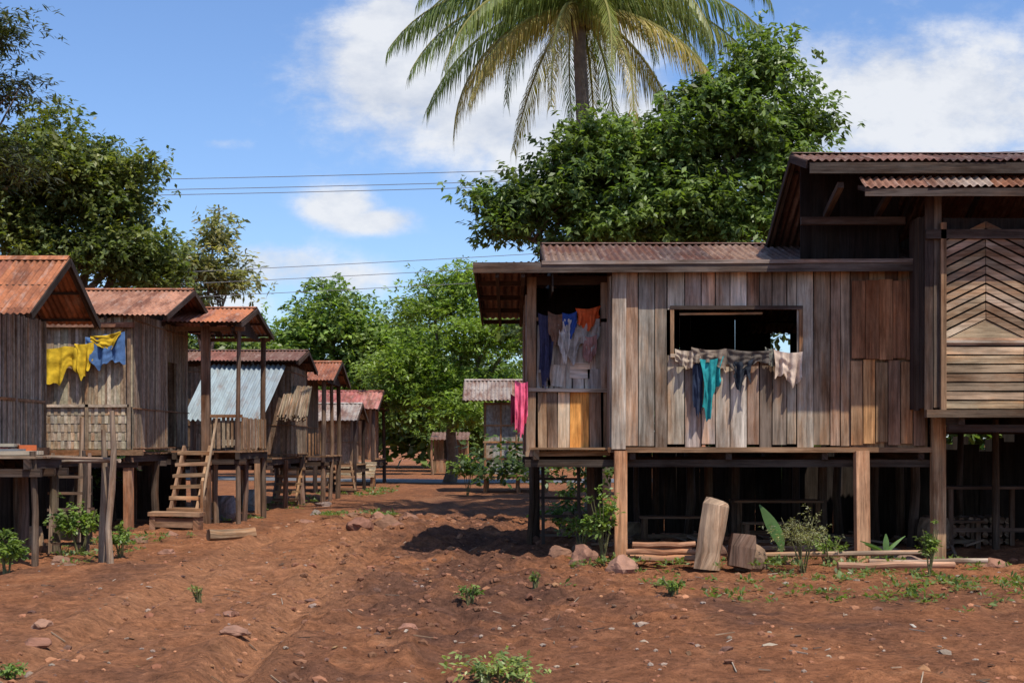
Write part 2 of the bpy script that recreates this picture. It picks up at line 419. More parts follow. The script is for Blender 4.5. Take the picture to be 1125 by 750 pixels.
for (px,pz,pw,ph,cc) in [(.62,2.55,.22,.3,(.5,.46,.40)),(.95,2.62,.28,.22,(.46,.41,.36)),(1.15,2.5,.18,.28,(.34,.30,.27)),(.45,2.5,.16,.2,(.42,.36,.3))]:
    lb.box((px,YB-.018,pz),(pw,.006,ph),(0,R(-.15,.15),0),cc)
lb.box((.8,YB-.02,3.33),(1.05,.04,.05),(0,.02,0),BROWN)
lb.box((.8,YB,3.88),(1.3,.05,.12),None,DARK)
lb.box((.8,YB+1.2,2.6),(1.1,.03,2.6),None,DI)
plank_wall(lb,(1.34,19.36),(1.34,19.95),1.5,3.95,.2,cols=[GREY])
lb.obj('bay_wall',M_wood,H)
fl=MB(); floor(fl,.25,5.65,19.4,24.0,1.53); fl.obj('floor',M_wood,H)
gable_roof(.45,5.9,19.17,4.03,21.6,4.62,24.4,3.75,RUSTD+[(.25,.15,.10)],H,wl=.1,amp=.016)
lr=MB(); lr.sheet((-.5,19.17,4.02),(.5,19.17,4.05),(-.5,24.3,3.74),(.5,24.3,3.74),RUSTD,.1,.015); lr.obj('lean_to_roof',M_roof,H)
fr=MB()
fr.box((2.45,19.14,3.975),(5.95,.035,.14),(0,-.004,0),(.11,.085,.07)); fr.beam((-.5,19.14,3.96),(-.5,24.3,3.68),.03,.13,DARK)
fr.box((3.2,19.115,4.045),(5.6,.02,.05),(0,-.006,0),(.24,.19,.16))
for yy in (20.2,21.5,22.8,24.1): fr.beam((-.48,yy,3.93-.054*(yy-19.1)),(.5,yy,3.93-.054*(yy-19.1)),.06,.07,DARK)
for x in (-.2,.15): fr.beam((x,19.2,3.88),(x,24.2,3.62),.05,.08,DARK)
fr.obj('fascia',M_wood,H)
OR=(.52,.28,.15)
posts(H,[(1.47,19.27,1.5,.17,OR),(4.74,19.30,1.5,.18,OR),(.30,22.0,1.45,.09),(1.2,21.8,1.5),(3.0,21.7,1.5),(4.75,21.7,1.5),(5.6,21.9,1.5),
 (.4,24,1.5),(1.45,24,1.5),(3.0,24,1.5),(3.6,22.9,1.5),(4.8,24,1.5),(5.5,24,1.5),(2.35,23.2,1.5,.09),(2.1,24,1.5,.1)],col=(.085,.06,.045))
pf=MB(); pf.box((1.45,YW-.05,2.75),(.19,.05,2.45),(0,.004,0),(.46,.38,.30)); pf.obj('corner_board',M_wood,H)
ladder('ladder',(.75,21.6,gh(.75,21.6)),(.75,22.0,1.45),.55,5,parent=H,col=DARK)
yc=YW-.08
cloth('clothes_bundle',(2.20,yc,2.88),(2.55,yc,2.88),[.16,.24,.18],(.42,.33,.25),H,.03,3)
cloth('clothes_bundle',(2.42,yc-.02,2.90),(2.9,yc-.02,2.88),[.20,.17,.28],(.22,.17,.13),H,.035,3)
cloth('teal_shirt',(2.53,yc-.04,2.74),(2.86,yc-.04,2.78),[.62,.84,.42,.34],(.03,.28,.29),H,.03,2,pinch=.35)
cloth('navy_cloth',(2.44,yc-.02,2.78),(2.58,yc-.02,2.78),[.62,.78,.7],(.03,.04,.07),H,.02,1)
cloth('clothes_bundle',(2.86,yc,2.89),(3.50,yc,2.86),[.20,.28,.20,.14,.2],(.11,.09,.075),H,.035,4)
cloth('black_shirt',(2.96,yc-.03,2.72),(3.26,yc-.03,2.74),[.22,.42,.18,.34],(.03,.035,.045),H,.03,2,pinch=.3)
cloth('clothes_bundle',(3.42,yc,2.91),(3.56,yc,2.9),[.2,.25],(.2,.2,.16),H,.03,1)
cloth('white_shirt',(3.53,yc-.02,2.87),(3.93,yc-.02,2.84),[.38,.30,.46,.36],(.62,.48,.38),H,.03,3,pinch=.1)
yl=YB-.06
cloth('dark_blue_cloth',(.36,yl,3.42),(.60,yl,3.40),[.75,1.02,.86,.4],(.045,.045,.09),H,.03,2,pinch=.2)
cloth('brown_cloth',(.50,yl-.05,3.44),(.70,yl-.05,3.40),[.3,.42,.2],(.16,.09,.06),H,.03,1)
cloth('blue_cloth',(.70,yl-.03,3.42),(.90,yl-.03,3.44),[.25,.36,.22],(.03,.07,.26),H,.03,1)
cloth('orange_cloth',(.88,yl-.03,3.48),(1.24,yl-.03,3.52),[.22,.30,.16],(.55,.10,.03),H,.04,2,pinch=.2)
cloth('grey_cloth',(.72,yl,3.34),(1.22,yl,3.34),[.40,.62,.3,.5,.25],(.36,.33,.30),H,.03,4)
cloth('pale_cloth',(.64,yl-.03,3.36),(.84,yl-.03,3.36),[.4,.62,.25],(.50,.46,.42),H,.02,2)
cloth('striped_cloth',(.98,yl-.05,3.10),(1.18,yl-.05,3.12),[.3,.36,.25],(.30,.16,.14),H,.02,2)
cloth('pink_cloth',(.04,19.84,2.48),(.22,19.80,2.46),[.66,.74,.5],(.80,.14,.24),H,.03,2)
cloth('maroon_cloth',(-.02,19.95,2.30),(.10,19.9,2.28),[.42,.3],(.25,.03,.05),H,.03,1)

# ================================================================= RIGHT HOUSE
H2=empty('wooden_stilt_house'); YH=18.6
mb=MB()
x0,xc,x1=5.66,6.19,6.72
z=2.05
TAN=[(.46,.34,.22),(.36,.25,.16),(.42,.32,.22),(.29,.2,.13)]
while z<2.92: mb.box(((x0+x1)/2,YH-R(0,.008),z+.055),(x1-x0,.025,.098),(R(-.04,.04),R(-.006,.006),0),jc(random.choice(TAN),.15)); z+=.118
def poly(pts,col,y):
    f=[(p[0],y,p[1]) for p in pts]; b=[(p[0],y+.02,p[1]) for p in pts]
    mb.face(f,col,[(p[1]*1.0,p[0]) for p in pts])
    for i in range(len(f)):
        j=(i+1)%len(f); mb.face([f[j],f[i],b[i],b[j]],tuple(c*.6 for c in col))
h=.26; zb=2.955
poly([(x0,zb),(x1,zb),(xc,zb+h)],jc((.38,.28,.18)),YH-.012)
k=0
while zb+.012+k*.118<4.2:
    a=zb+.014+k*.118; t=.090; off=.012*R(0,1)
    c=jc(random.choice(TAN),.3); poly([(x0,a),(xc-.004,a+h),(xc-.004,a+h+t),(x0,a+t)],c,YH-.012-off)
    c=jc(random.choice(TAN),.3); poly([(xc+.004,a+h),(x1,a),(x1,a+t),(xc+.004,a+h+t)],c,YH-.014-off); k+=1
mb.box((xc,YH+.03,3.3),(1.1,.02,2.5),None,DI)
for x in (x0-.03,x1+.03): mb.box((x,YH-.03,3.25),(.07,.06,2.46),None,BROWN)
mb.box((xc,YH-.025,2.93),(1.06,.03,.035),None,LIGHT)
plank_wall(mb,(5.40,YH+.02),(5.62,YH+.02),2.05,4.9,.14,cols=[DARK,(.10,.07,.055)])
plank_wall(mb,(x1+.07,YH+.02),(11.5,YH+.02),2.05,4.9,.18,cols=[BROWN,GREY],openings=[(.05,1.0,2.9,4.1)])
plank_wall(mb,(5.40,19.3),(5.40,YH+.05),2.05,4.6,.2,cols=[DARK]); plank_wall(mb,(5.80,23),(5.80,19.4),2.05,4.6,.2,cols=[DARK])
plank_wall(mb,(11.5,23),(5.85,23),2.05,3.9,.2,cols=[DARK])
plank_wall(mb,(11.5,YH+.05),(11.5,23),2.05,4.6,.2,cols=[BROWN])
mb.box((8.45,YH-.03,1.99),(6.1,.12,.1),None,(.13,.09,.06)); mb.box((8.45,YH-.03,4.33),(6.1,.06,.12),None,DARK)
mb.obj('walls',M_wood,H2)
gable_roof(3.83,12.2,18.42,5.27,19.5,5.56,23.6,3.45,RUSTD+[(.22,.11,.08),(.26,.13,.09)],H2,wl=.1,amp=.016)
mb=MB(); mb.sheet((4.52,18.52,5.06),(11.8,18.52,5.10),(4.50,18.14,4.88),(11.8,18.14,4.93),[(.30,.13,.07),(.34,.2,.14),(.24,.12,.08),(.4,.3,.24)],.1,.016); mb.obj('awning_roof',M_roof,H2)
mb=MB(); mb.box((8.15,18.13,4.80),(7.3,.03,.10),None,(.08,.06,.05)); mb.box((8.0,18.40,5.16),(8.3,.03,.14),None,(.07,.055,.045))
for x in (4.55,5.4,6.6,8,9.5): mb.beam((x,18.16,4.84),(x,18.62,4.95),.05,.06,DARK)
for x in (4.3,5.0): mb.beam((x,18.6,4.98),(x,22,4.0),.08,.08,DARK)
mb.beam((3.9,19.2,4.6),(5.3,19.2,4.6),.08,.1,DARK)
plank_wall(mb,(3.95,19.5),(5.3,19.5),4.05,5.4,.2,cols=[DI],gap=.002)
mb.obj('eave_frame',M_wood,H2)
fl=MB(); floor(fl,5.82,11.5,18.7,23,2.0); fl.obj('floor',M_wood,H2)
posts(H2,[(5.78,19.3,1.95,.17,(.36,.22,.13)),(8,19.0,1.95),(10,19,1.95),(11.4,19,1.95),(6.0,21.2,1.95),(8,21.3,1.95),(10,21.3,1.95),(6.2,22.8,1.95),(7.2,22.8,1.95,.1),(8.3,22.8,1.95),(11.3,22.8,1.95),(7.0,20.6,1.95,.1)],col=(.085,.06,.045))
mb=MB(); plank_wall(mb,(2.0,25.1),(13.5,24.4),0,1.75,.22,cols=[DI,(.035,.027,.022)],jt=.3,gap=.002)  # added near-black boards; their colour stands in for shade under the houses
plank_wall(mb,(5.9,23.3),(11.4,23.2),0,1.7,.25,cols=[DI,(.035,.027,.022)],jt=.3,gap=.004); mb.obj('dark_backdrop_boards',M_wood)

# ================================================================= LEFT HOUSES
def slat_wall(mb,a,b,z0,z1,cols=((.36,.285,.205),(.30,.225,.155),(.42,.345,.255)),w=.06,openings=(),band=True):
    plank_wall(mb,a,b,z0,z1,w,.018,cols,openings,jt=.03,jb=.02,gap=.003)
    a=Vector((a[0],a[1],0));b=Vector((b[0],b[1],0));d=(b-a).normalized();n=Vector((d.y,-d.x,0))*.018
    if band:
        for z in (z0+.04,z0+.75,z1-.15):
            p=a+n;q=b+n; mb.beam((p.x,p.y,z),(q.x,q.y,z),.035,.02,jc(BROWN))
def woven(mb,a,b,z0,z1,cols,cw=.14,ch=.055,t=.014,cd=.8):
    a=Vector((a[0],a[1],0));b=Vector((b[0],b[1],0));L=(b-a).length;d=(b-a)/L;n=Vector((d.y,-d.x,0)); ang=math.atan2(d.y,d.x)
    rows=int((z1-z0)/ch); nc=int(L/cw)
    for j in range(rows):
        for i in range(nc):
            ph=(i+j)%2; u=(i+.5)*cw; p=a+d*u+n*(.010 if ph else .0); c=random.choice(cols)
            c=jc(c,.22) if ph else jc(tuple(q*cd for q in c),.22)
            if ph: mb.box((p.x,p.y,z0+(j+.5)*ch),(cw*1.04,t,ch*.92),(0,R(-.03,.03),ang),c)
            else: mb.box((p.x,p.y,z0+(j+.5)*ch),(cw*.9,t,ch*.97),(0,0,ang),c)
# A
A=empty('bamboo_stilt_house'); AX=-7.34
mb=MB(); slat_wall(mb,(-12,19.6),(AX,19.6),1.5,3.5); slat_wall(mb,(AX+.01,19.6),(AX+.01,22.3),1.52,3.52,((.34,.28,.215),(.29,.235,.18),(.40,.335,.26),(.23,.18,.135)),.045,band=False)
for y in (19.65,20.95,22.25): mb.box((AX+.035,y,2.5),(.03,.05,2.0),None,jc((.24,.18,.13)))
mb.box((AX+.035,20.95,2.25),(.02,2.6,.04),None,BROWN)
slat_wall(mb,(-12,22.3),(AX-.03,22.3),1.5,3.5); gable_fill(mb,AX-.05,19.3,3.42,20.9,4.32,22.4,3.5,3.45); mb.box((-9.6,19.57,1.5),(4.6,.1,.12),None,DARK); mb.box((AX+.03,20.95,1.48),(.09,2.8,.12),None,BROWN)
mb.obj('walls',M_bamboo,A)
gable_roof(-12.4,-6.5,19.2,3.38,20.9,4.33,22.4,3.50,RUST,A)
fl=MB(); floor(fl,-12,AX,19.6,22.3,1.42); floor(fl,-9.5,-6.15,18.3,19.5,1.42,(.34,.25,.18)); floor(fl,AX+.03,-6.7,19.55,22.2,1.40,(.3,.22,.16)); fl.obj('floor',M_wood,A)
posts(A,[(-6.2,18.4,1.5,.09),(-7,18.4,1.35,.1),(-8.5,18.4,1.3),(-6.75,19.6,1.4),(-6.75,21,1.4),(-6.75,22.2,1.4),(-8,20,1.4),(-8,22,1.4),(-9.6,20,1.4),(-7.3,21,1.4)],col=(.12,.085,.06))
ladder('ladder',(-6.45,20.7,gh(-6.45,20.7)),(-6.6,21.3,1.45),.55,6,parent=A,col=(.16,.11,.08))
mb=MB()
mb.box((-6.9,18.8,1.50),(.5,.3,.10),(0,0,.2),(.40,.09,.06)); mb.box((-6.6,18.7,1.49),(.35,.4,.08),None,(.2,.2,.2)); mb.box((-6.85,18.8,1.58),(.6,.34,.04),(0,0,.1),(.35,.3,.22)); mb.box((-6.45,18.9,1.52),(.22,.2,.12),(0,0,.5),(.5,.12,.04))
for i in range(5): mb.beam((-7.3,18.4+i*.09,1.47),(-6.2,18.45+i*.09,1.48),.05,.05,jc(LIGHT))
mb.obj('stacked_boards',M_misc,A)
mb=MB(); plank_wall(mb,(-10,23.4),(-6.9,23.4),0,1.3,.2,cols=[DI,DARK],jt=.3); mb.obj('dark_backdrop_boards',M_wood)
# B
B=empty('bamboo_stilt_house')
mb=MB(); slat_wall(mb,(-10,25.3),(-6.75,25.3),2.25,3.85,((.40,.325,.225),(.33,.26,.175),(.46,.385,.28)),band=False); slat_wall(mb,(-6.75,25.3),(-6.75,29.6),1.48,3.95,((.27,.21,.155),(.32,.25,.18),(.22,.17,.125)),openings=[(2.6,3.3,1.5,3.2)])
slat_wall(mb,(-10,29.6),(-6.8,29.6),1.5,3.8); gable_fill(mb,-6.8,25.2,3.9,27.3,4.5,29.6,3.9,3.85)
for x in (-8.9,-8.3,-7.55,-6.80): mb.box((x,25.25,2.6),(.06,.03,2.2),None,jc((.22,.16,.11)))
woven(mb,(-10,25.29),(-6.8,25.29),1.50,2.26,[(.50,.42,.31),(.44,.36,.26)],.06,.15,cd=.8)
mb.box((-8.4,25.25,2.27),(3.2,.03,.05),None,LIGHT)
mb.box((-8.2,25.2,3.70),(3.0,.08,.09),None,(.28,.15,.10)); mb.box((-8.3,25.24,1.44),(3.5,.08,.1),None,BROWN)
mb.obj('walls',M_bamboo,B)
gable_roof(-10.4,-6.1,25.1,3.88,27.3,4.55,29.8,3.9,RUST+[(.50,.25,.16)],B)
fl=MB(); floor(fl,-10,-6.75,25.3,29.6,1.42); fl.obj('floor',M_wood,B)
posts(B,[(-6.85,25.4,1.35,.15,(.36,.21,.12)),(-8.3,25.4,1.35),(-9.8,25.4,1.35),(-6.85,27.4,1.35),(-6.85,29.5,1.35),(-8.3,27.5,1.35),(-8.3,29.5,1.35),(-7.5,28.2,1.35,.1),(-9.6,29,1.35)],col=(.12,.085,.06))
mb=MB(); plank_wall(mb,(-10,30.2),(-7.0,30.2),0,1.3,.2,cols=[DI,DARK],jt=.3); mb.obj('dark_backdrop_boards',M_wood)
ys_=25.17
YEL=(.62,.40,.03)
cloth('yellow_cloth',(-8.38,ys_,3.28),(-7.42,ys_,3.36),[.62,.60,.66,.34,.55,.22],YEL,B,.035,4)
cloth('yellow_cloth',(-7.72,ys_-.03,3.36),(-7.38,ys_-.03,3.40),[.25,.62,.50,.3],YEL,B,.03,2)
cloth('blue_cloth',(-7.54,ys_,3.48),(-6.84,ys_,3.58),[.30,.58,.46,.56],(.09,.17,.34),B,.03,3)
cloth('yellow_cloth',(-7.44,ys_-.04,3.50),(-6.9,ys_-.04,3.58),[.12,.20,.26,.06],YEL,B,.02,2)
# C open porch
C=empty('porch_stilt_house')
mb=MB(); plank_wall(mb,(-6.7,30.9),(-5.35,30.9),1.45,2.1,.08,.02,[(.2,.15,.11)],gap=.02)
plank_wall(mb,(-6.0,28.0),(-5.33,28.0),1.5,2.12,.09,.02,[(.36,.28,.2),(.3,.22,.15)],gap=.03); plank_wall(mb,(-5.33,28.0),(-5.33,30.8),1.5,2.12,.09,.02,[(.3,.23,.17),BROWN],gap=.03)
mb.beam((-6.05,27.97,2.14),(-5.3,27.97,2.14),.06,.06,BROWN); gable_fill(mb,-5.45,27.4,3.9,29,4.3,30.9,3.9,3.8)
mb.beam((-6.6,27.95,3.85),(-5.25,27.95,3.85),.08,.08,BROWN); mb.beam((-6.6,30.9,3.85),(-5.25,30.9,3.85),.08,.08,BROWN); mb.box((-5.9,29.0,1.62),(.5,.5,.12),None,(.5,.42,.33))
mb.obj('walls',M_bamboo,C)
gable_roof(-6.75,-5.2,27.3,3.94,29.0,4.36,31.0,3.93,RUST,C)
fl=MB(); floor(fl,-6.7,-5.3,27.9,31,1.44); fl.obj('floor',M_wood,C)
posts(C,[(-6.02,27.95,3.9,.16,(.20,.125,.085)),(-5.36,27.95,3.85,.09),(-5.4,30.9,3.9,.12),(-6.6,30.8,3.9),(-5.5,29.4,1.4,.1),(-6.4,29.2,1.4),(-5.9,28.3,1.4,.12)],col=(.16,.11,.08))
ladder('wooden_stairs',(-6.18,26.75,gh(-6.1,26.1)+.22),(-6.14,27.8,1.50),.50,6,parent=C,tread=True,col=(.30,.185,.11),depth=.26)
mb=MB(); mb.box((-6.2,26.30,.30),(.95,.50,.07),(0,.02,0),(.34,.21,.13)); mb.box((-6.2,26.12,.15),(.85,.05,.18),(0,.02,0),(.22,.13,.08))
for x in (-6.6,-5.8): mb.box((x,26.28,.13),(.10,.40,.30),None,(.28,.16,.1))
mb.beam((-5.84,26.8,.5),(-5.80,27.95,2.1),.04,.04,(.30,.21,.14)); mb.beam((-5.84,26.75,.1),(-5.84,26.8,.9),.05,.05,BROWN)
mb.obj('stair_landing',M_wood,C)
# D
D=empty('lean_to_stilt_house')
mb=MB(); mb.sheet((-7.4,34.6,3.52),(-5.5,34.6,3.50),(-7.4,31.9,2.15),(-5.62,31.9,2.12),[(.38,.45,.47),(.44,.50,.52),(.33,.39,.42)],.12,.026); mb.obj('lean_to_roof',M_galv,D)
gable_roof(-8.5,-5.15,34.3,3.60,36.0,3.95,37.6,3.5,RUSTD+[(.3,.12,.08)],D)
mb=MB(); slat_wall(mb,(-8.4,34.7),(-5.4,34.7),1.3,3.5,((.2,.15,.11),)); slat_wall(mb,(-5.4,34.7),(-5.4,37.4),1.3,3.5,((.28,.21,.15),)); slat_wall(mb,(-8.4,37.3),(-5.4,37.3),1.3,3.5)
plank_wall(mb,(-7.2,32.3),(-5.7,32.3),1.3,1.85,.08,.02,[BROWN,LIGHT],gap=.05); mb.obj('walls',M_bamboo,D)
fl=MB(); floor(fl,-8.4,-5.5,32.2,37.4,1.25); fl.obj('floor',M_wood,D)
posts(D,[(-5.75,32.1,2.2,.12,(.38,.23,.14)),(-7.2,32.1,2.2),(-5.5,34.6,1.2),(-6.6,34.5,1.2),(-5.5,37.2,1.2),(-7,37,1.2),(-8.2,34,1.2)],col=(.2,.13,.09))
th=MB()
for i in range(70):
    x=-5.55+i*.009; th.beam((x,35.0+R(-.05,.05),2.98+R(-.03,.03)),(x+R(.0,.10),33.6+R(-.1,.1),2.2+R(-.1,.08)),.03,.03,jc((.22,.17,.12),.3))
th.obj('thatch_roof',M_thatch,D)
ladder('wooden_stairs',(-5.75,36.2,.05),(-5.75,37.8,1.4),.5,7,parent=D,tread=True,col=BROWN)
# E
E=empty('bamboo_stilt_house')
gable_roof(-7.2,-4.78,38.0,3.30,40.0,3.90,42.0,3.3,RUST,E)
mb=MB(); slat_wall(mb,(-7.1,39.4),(-5.7,39.4),1.3,3.6,((.3,.23,.17),)); slat_wall(mb,(-5.7,39.4),(-5.7,41.8),1.3,3.6,((.2,.15,.11),)); slat_wall(mb,(-7.1,41.8),(-5.7,41.8),1.3,3.4); gable_fill(mb,-5.0,38.1,3.3,40,3.85,41.9,3.3,3.25)
plank_wall(mb,(-5.6,38.4),(-5.05,38.4),1.3,1.9,.08,.02,[BROWN],gap=.04); mb.obj('walls',M_bamboo,E)
fl=MB(); floor(fl,-7.1,-5.0,38.3,41.8,1.25); fl.obj('floor',M_wood,E)
posts(E,[(-5.75,38.4,3.3,.12),(-5.08,38.4,3.3,.12),(-5.08,41.6,3.3,.12),(-5.9,40,1.2),(-6.9,38.5,3.2),(-6.9,41.6,1.2),(-5.08,40,3.3,.1)],col=(.17,.11,.08))
# F
F=empty('bamboo_stilt_house')
gable_roof(-8,-5.0,45.8,2.35,47.6,2.95,49.4,2.4,[(.40,.34,.29),(.34,.27,.22)],F,wl=.14)
mb=MB(); slat_wall(mb,(-7.8,46.4),(-5.3,46.4),.9,2.4,((.3,.22,.16),)); slat_wall(mb,(-5.3,46.4),(-5.3,49),.9,2.6,((.24,.17,.12),)); mb.obj('walls',M_bamboo,F)
fl=MB(); floor(fl,-7.8,-5.0,46.3,49,.9); fl.obj('floor',M_wood,F)
posts(F,[(-5.1,46.2,2.4,.12),(-5.1,49,2.4,.12),(-6.4,46.3,.9),(-7.6,46.3,.9),(-6,48,.9)],col=DARK)
ladder('wooden_stairs',(-5.2,44.9,.05),(-5.5,46.2,.95),.5,5,parent=F,tread=True,col=BROWN)
Fb=empty('wooden_stilt_house')
gable_roof(-9,-5.0,53,2.9,55.5,3.65,58,2.9,[(.42,.13,.11),(.45,.18,.15)],Fb,wl=.16)
mb=MB(); plank_wall(mb,(-8.8,53.8),(-5.4,53.8),1.0,2.9,.2,cols=[BROWN]); plank_wall(mb,(-5.4,53.8),(-5.4,57.5),1.0,3.1,.2,cols=[(.3,.17,.11)]); mb.obj('walls',M_wood,Fb)
fl=MB(); floor(fl,-8.8,-5.1,53.3,57.5,1.0); fl.obj('floor',M_wood,Fb)
posts(Fb,[(-5.2,53.3,2.9,.14),(-7,53.4,1),(-8.5,53.4,1),(-5.2,57.4,2.9),(-7,57.4,1)],col=DARK)
mb=MB()
for i in range(12): mb.beam((-6.6,50.5+i*.1,.42+i*.045),(-4.9,50.5+i*.1,.42+i*.045),.085,.03,jc((.58,.48,.34)))
for x in (-6.5,-5.0):
    for y in (50.6,51.5): mb.box((x,y,.22),(.08,.08,.5),None,BROWN)
mb.obj('bamboo_bench',M_bamboo)
# low roadside stall beyond the road
S_=empty('roadside_stall')
mb=MB(); mb.sheet((-4.2,75,2.2),(-2.2,75,2.2),(-4.2,72.5,1.8),(-2.2,72.5,1.8),[(.2,.12,.09)],.2,.02); mb.obj('roof',M_roof,S_)
mb=MB(); plank_wall(mb,(-4.1,74.5),(-2.3,74.5),.1,1.9,.25,cols=[DARK,BROWN]); plank_wall(mb,(-4.1,73.0),(-2.3,73.0),.1,.8,.25,cols=[BROWN,(.35,.2,.12)]); mb.obj('walls',M_wood,S_)
posts(S_,[(-4.1,72.8,1.9),(-2.3,72.8,1.9),(-3.2,72.8,1.9)])
# G
G=empty('panelled_hut')
gable_roof(-1.6,1.5,46.3,3.02,48.0,3.75,49.8,3.1,[(.36,.30,.26),(.30,.26,.23),(.30,.17,.12)],G,wl=.13,amp=.02)
mb=MB(); mb.box((.15,46.82,1.75),(2.1,.02,2.4),None,(.34,.33,.30)); mb.box((-.92,48,1.75),(.02,2.4,2.4),None,(.16,.13,.11)); mb.box((1.22,48,1.75),(.02,2.4,2.4),None,(.16,.13,.11)); mb.box((.15,49.2,1.75),(2.1,.02,2.4),None,(.16,.13,.11))
for i in range(5): mb.box((-.88+i*.515,46.795,1.75),(.06,.03,2.45),None,BROWN)
for z in (.56,1.1,1.65,2.2,2.9): mb.box((.15,46.79,z),(2.2,.03,.06),None,BROWN)
mb.box((.15,47.9,.5),(2.4,2.8,.08),None,BROWN)
mb.obj('walls',M_bamboo,G); posts(G,[(-.85,46.8,.6),(.2,46.8,.6),(1.15,46.8,.6),(-.85,49.1,.6),(1.15,49.1,.6)])

# ================================================================= foliage
def leaf_object(name,c,a,s,L,Wd,col,parent,mat=None):
    n=len(c); L=L[:,None];Wd=Wd[:,None]
    droop=np.array([0,0,-1.])*L*.12
    V=np.stack([c,c+a*L*.5+s*Wd,c+a*L+droop,c+a*L*.5-s*Wd],1).reshape(-1,3)
    me=bpy.data.meshes.new(name); me.vertices.add(4*n); me.loops.add(4*n); me.polygons.add(n)
    me.vertices.foreach_set('co',V.astype(np.float32).ravel())
    me.loops.foreach_set('vertex_index',np.arange(4*n,dtype=np.int32))
    me.polygons.foreach_set('loop_start',np.arange(0,4*n,4,dtype=np.int32)); 
    me.update(calc_edges=True)
    at=me.attributes.new('Col','FLOAT_COLOR','POINT')
    cc=np.ones((n,4,4),np.float32); cc[:,:,:3]=col[:,None,:]; at.data.foreach_set('color',cc.ravel())
    me.materials.append(mat or M_leaf)
    o=bpy.data.objects.new(name,me); COL.objects.link(o)
    if parent:o.parent=parent
    return o
def unit(v): return v/np.maximum(np.linalg.norm(v,axis=1,keepdims=True),1e-6)
def crown(name,ells,nclump,per,cr,leaf,col,parent,width=.28,lo=.25,droop=.25,yel=.35,shape=(1,1,.55)):
    E_=np.array(ells,float); w=(E_[:,3]*E_[:,4]*E_[:,5])**.67; w/=w.sum()
    idx=rng.choice(len(E_),nclump,p=w); d=unit(rng.normal(size=(nclump,3))); d[:,2]=np.where(d[:,2]<-.3,-d[:,2]*rng.random(nclump),d[:,2])
    f=rng.uniform(lo,1.0,nclump)**.6
    lump=1+.20*np.sin(d[:,0]*5+idx)+.18*np.sin(d[:,2]*7+idx*2)+.12*np.sin(d[:,1]*9+idx)
    cc=E_[idx,:3]+E_[idx,3:6]*d*(f*lump)[:,None]
    ccol=np.array(col)[None]*rng.uniform(.55,1.4,nclump)[:,None]
    y=rng.random(nclump)[:,None]*yel; ccol=ccol*(1-y)+ccol*np.array([1.8,1.35,.7])*y
    ntw=max(1,per//7); tw=np.repeat(cc,ntw,0)+rng.normal(size=(nclump*ntw,3))*cr*np.array(shape); tcol=np.repeat(ccol,ntw,0)
    outd=np.repeat(d,ntw,0)
    k=7; c=np.repeat(tw,k,0); n=len(c); col_=np.repeat(tcol,k,0)*rng.uniform(.75,1.25,(n,1))
    a=unit(rng.normal(size=(n,3))*np.array([1,1,.45])+np.repeat(outd,k,0)*.45+np.array([0,0,-droop]))
    up=unit(rng.normal(size=(n,3))*.45+np.array([0,-.25,1.])); s=unit(np.cross(a,up))
    L=leaf*rng.uniform(.6,1.25,n)
    c=c+rng.normal(size=(n,3))*leaf*.25
    leaf_object(name,c,a,s,L,L*width,col_,parent); return cc
def trunk(base,ells,r,parent,cc=None,col=(.17,.13,.10),extra=24,lean=None):
    mb=MB(); base=Vector(base); top=Vector(np.array(ells)[:, :3].mean(0).tolist()); fork=base.lerp(top,.55)
    pts=[base+ (fork-base)*t+Vector((.12*math.sin(t*5),.1*math.cos(t*4),0)) for t in (0,.25,.5,.75,1)]
    mb.tube(pts,[r*1.25,r,r*.9,r*.82,r*.75],10,col)
    for e in ells:
        q=Vector(e[:3]); f=fork; mid=f.lerp(q,.5)+Vector((R(-.3,.3),R(-.3,.3),R(0,.4)))
        mb.tube([f-Vector((0,0,.2)),mid,q],[r*.5,r*.32,r*.12],6,col)
        if cc is not None:
            dd=np.linalg.norm(cc-np.array(e[:3]),axis=1); ids=np.argsort(dd)[:200]; 
            for i in rng.choice(ids,min(extra//len(ells)+2,len(ids)),replace=False):
                p=Vector(cc[i].tolist()); s0=mid.lerp(q,R(.2,1)); mb.tube([s0,s0.lerp(p,.5)+Vector((0,0,.1)),p],[r*.14,r*.09,r*.03],4,col,cap=False)
    mb.obj('trunk',M_bark,parent,True)
def tree(name,base,ells,r,nclump,per,cr,leaf,col,**k):
    T=empty(name); kk={q:k.pop(q) for q in ('barkcol','extra') if q in k}
    cc=crown('foliage',ells,nclump,per,cr,leaf,col,T,**k); trunk((base[0],base[1],gh(base[0],base[1])-.2),ells,r,T,cc,kk.get('barkcol',(.17,.13,.10)),kk.get('extra',30)); return T
G1=(.125,.185,.055)
tree('broadleaf_tree',(3.2,30.2),[(.6,30,6.6,1.15,1.2,.8),(1.6,30,7.3,1.0,1.3,.95),(3.0,30.3,7.5,1.5,1.6,1.15),(4.9,30,8.0,1.25,1.5,1.25),(5.3,30,9.3,.7,.9,.85),(3.9,29.8,6.4,2.0,1.5,.95),(5.8,30,7.2,.9,1.2,.8),(2.3,29.8,5.9,1.5,1.3,.8),(6.3,30,8.3,.5,.8,.5),(.0,30,6.1,.6,.8,.4),(4.1,30,8.8,.6,.8,.6),(4.6,29.8,5.9,1.4,1.2,.7)],
     .28,950,84,.27,.165,G1,width=.25,droop=.5,lo=.3)
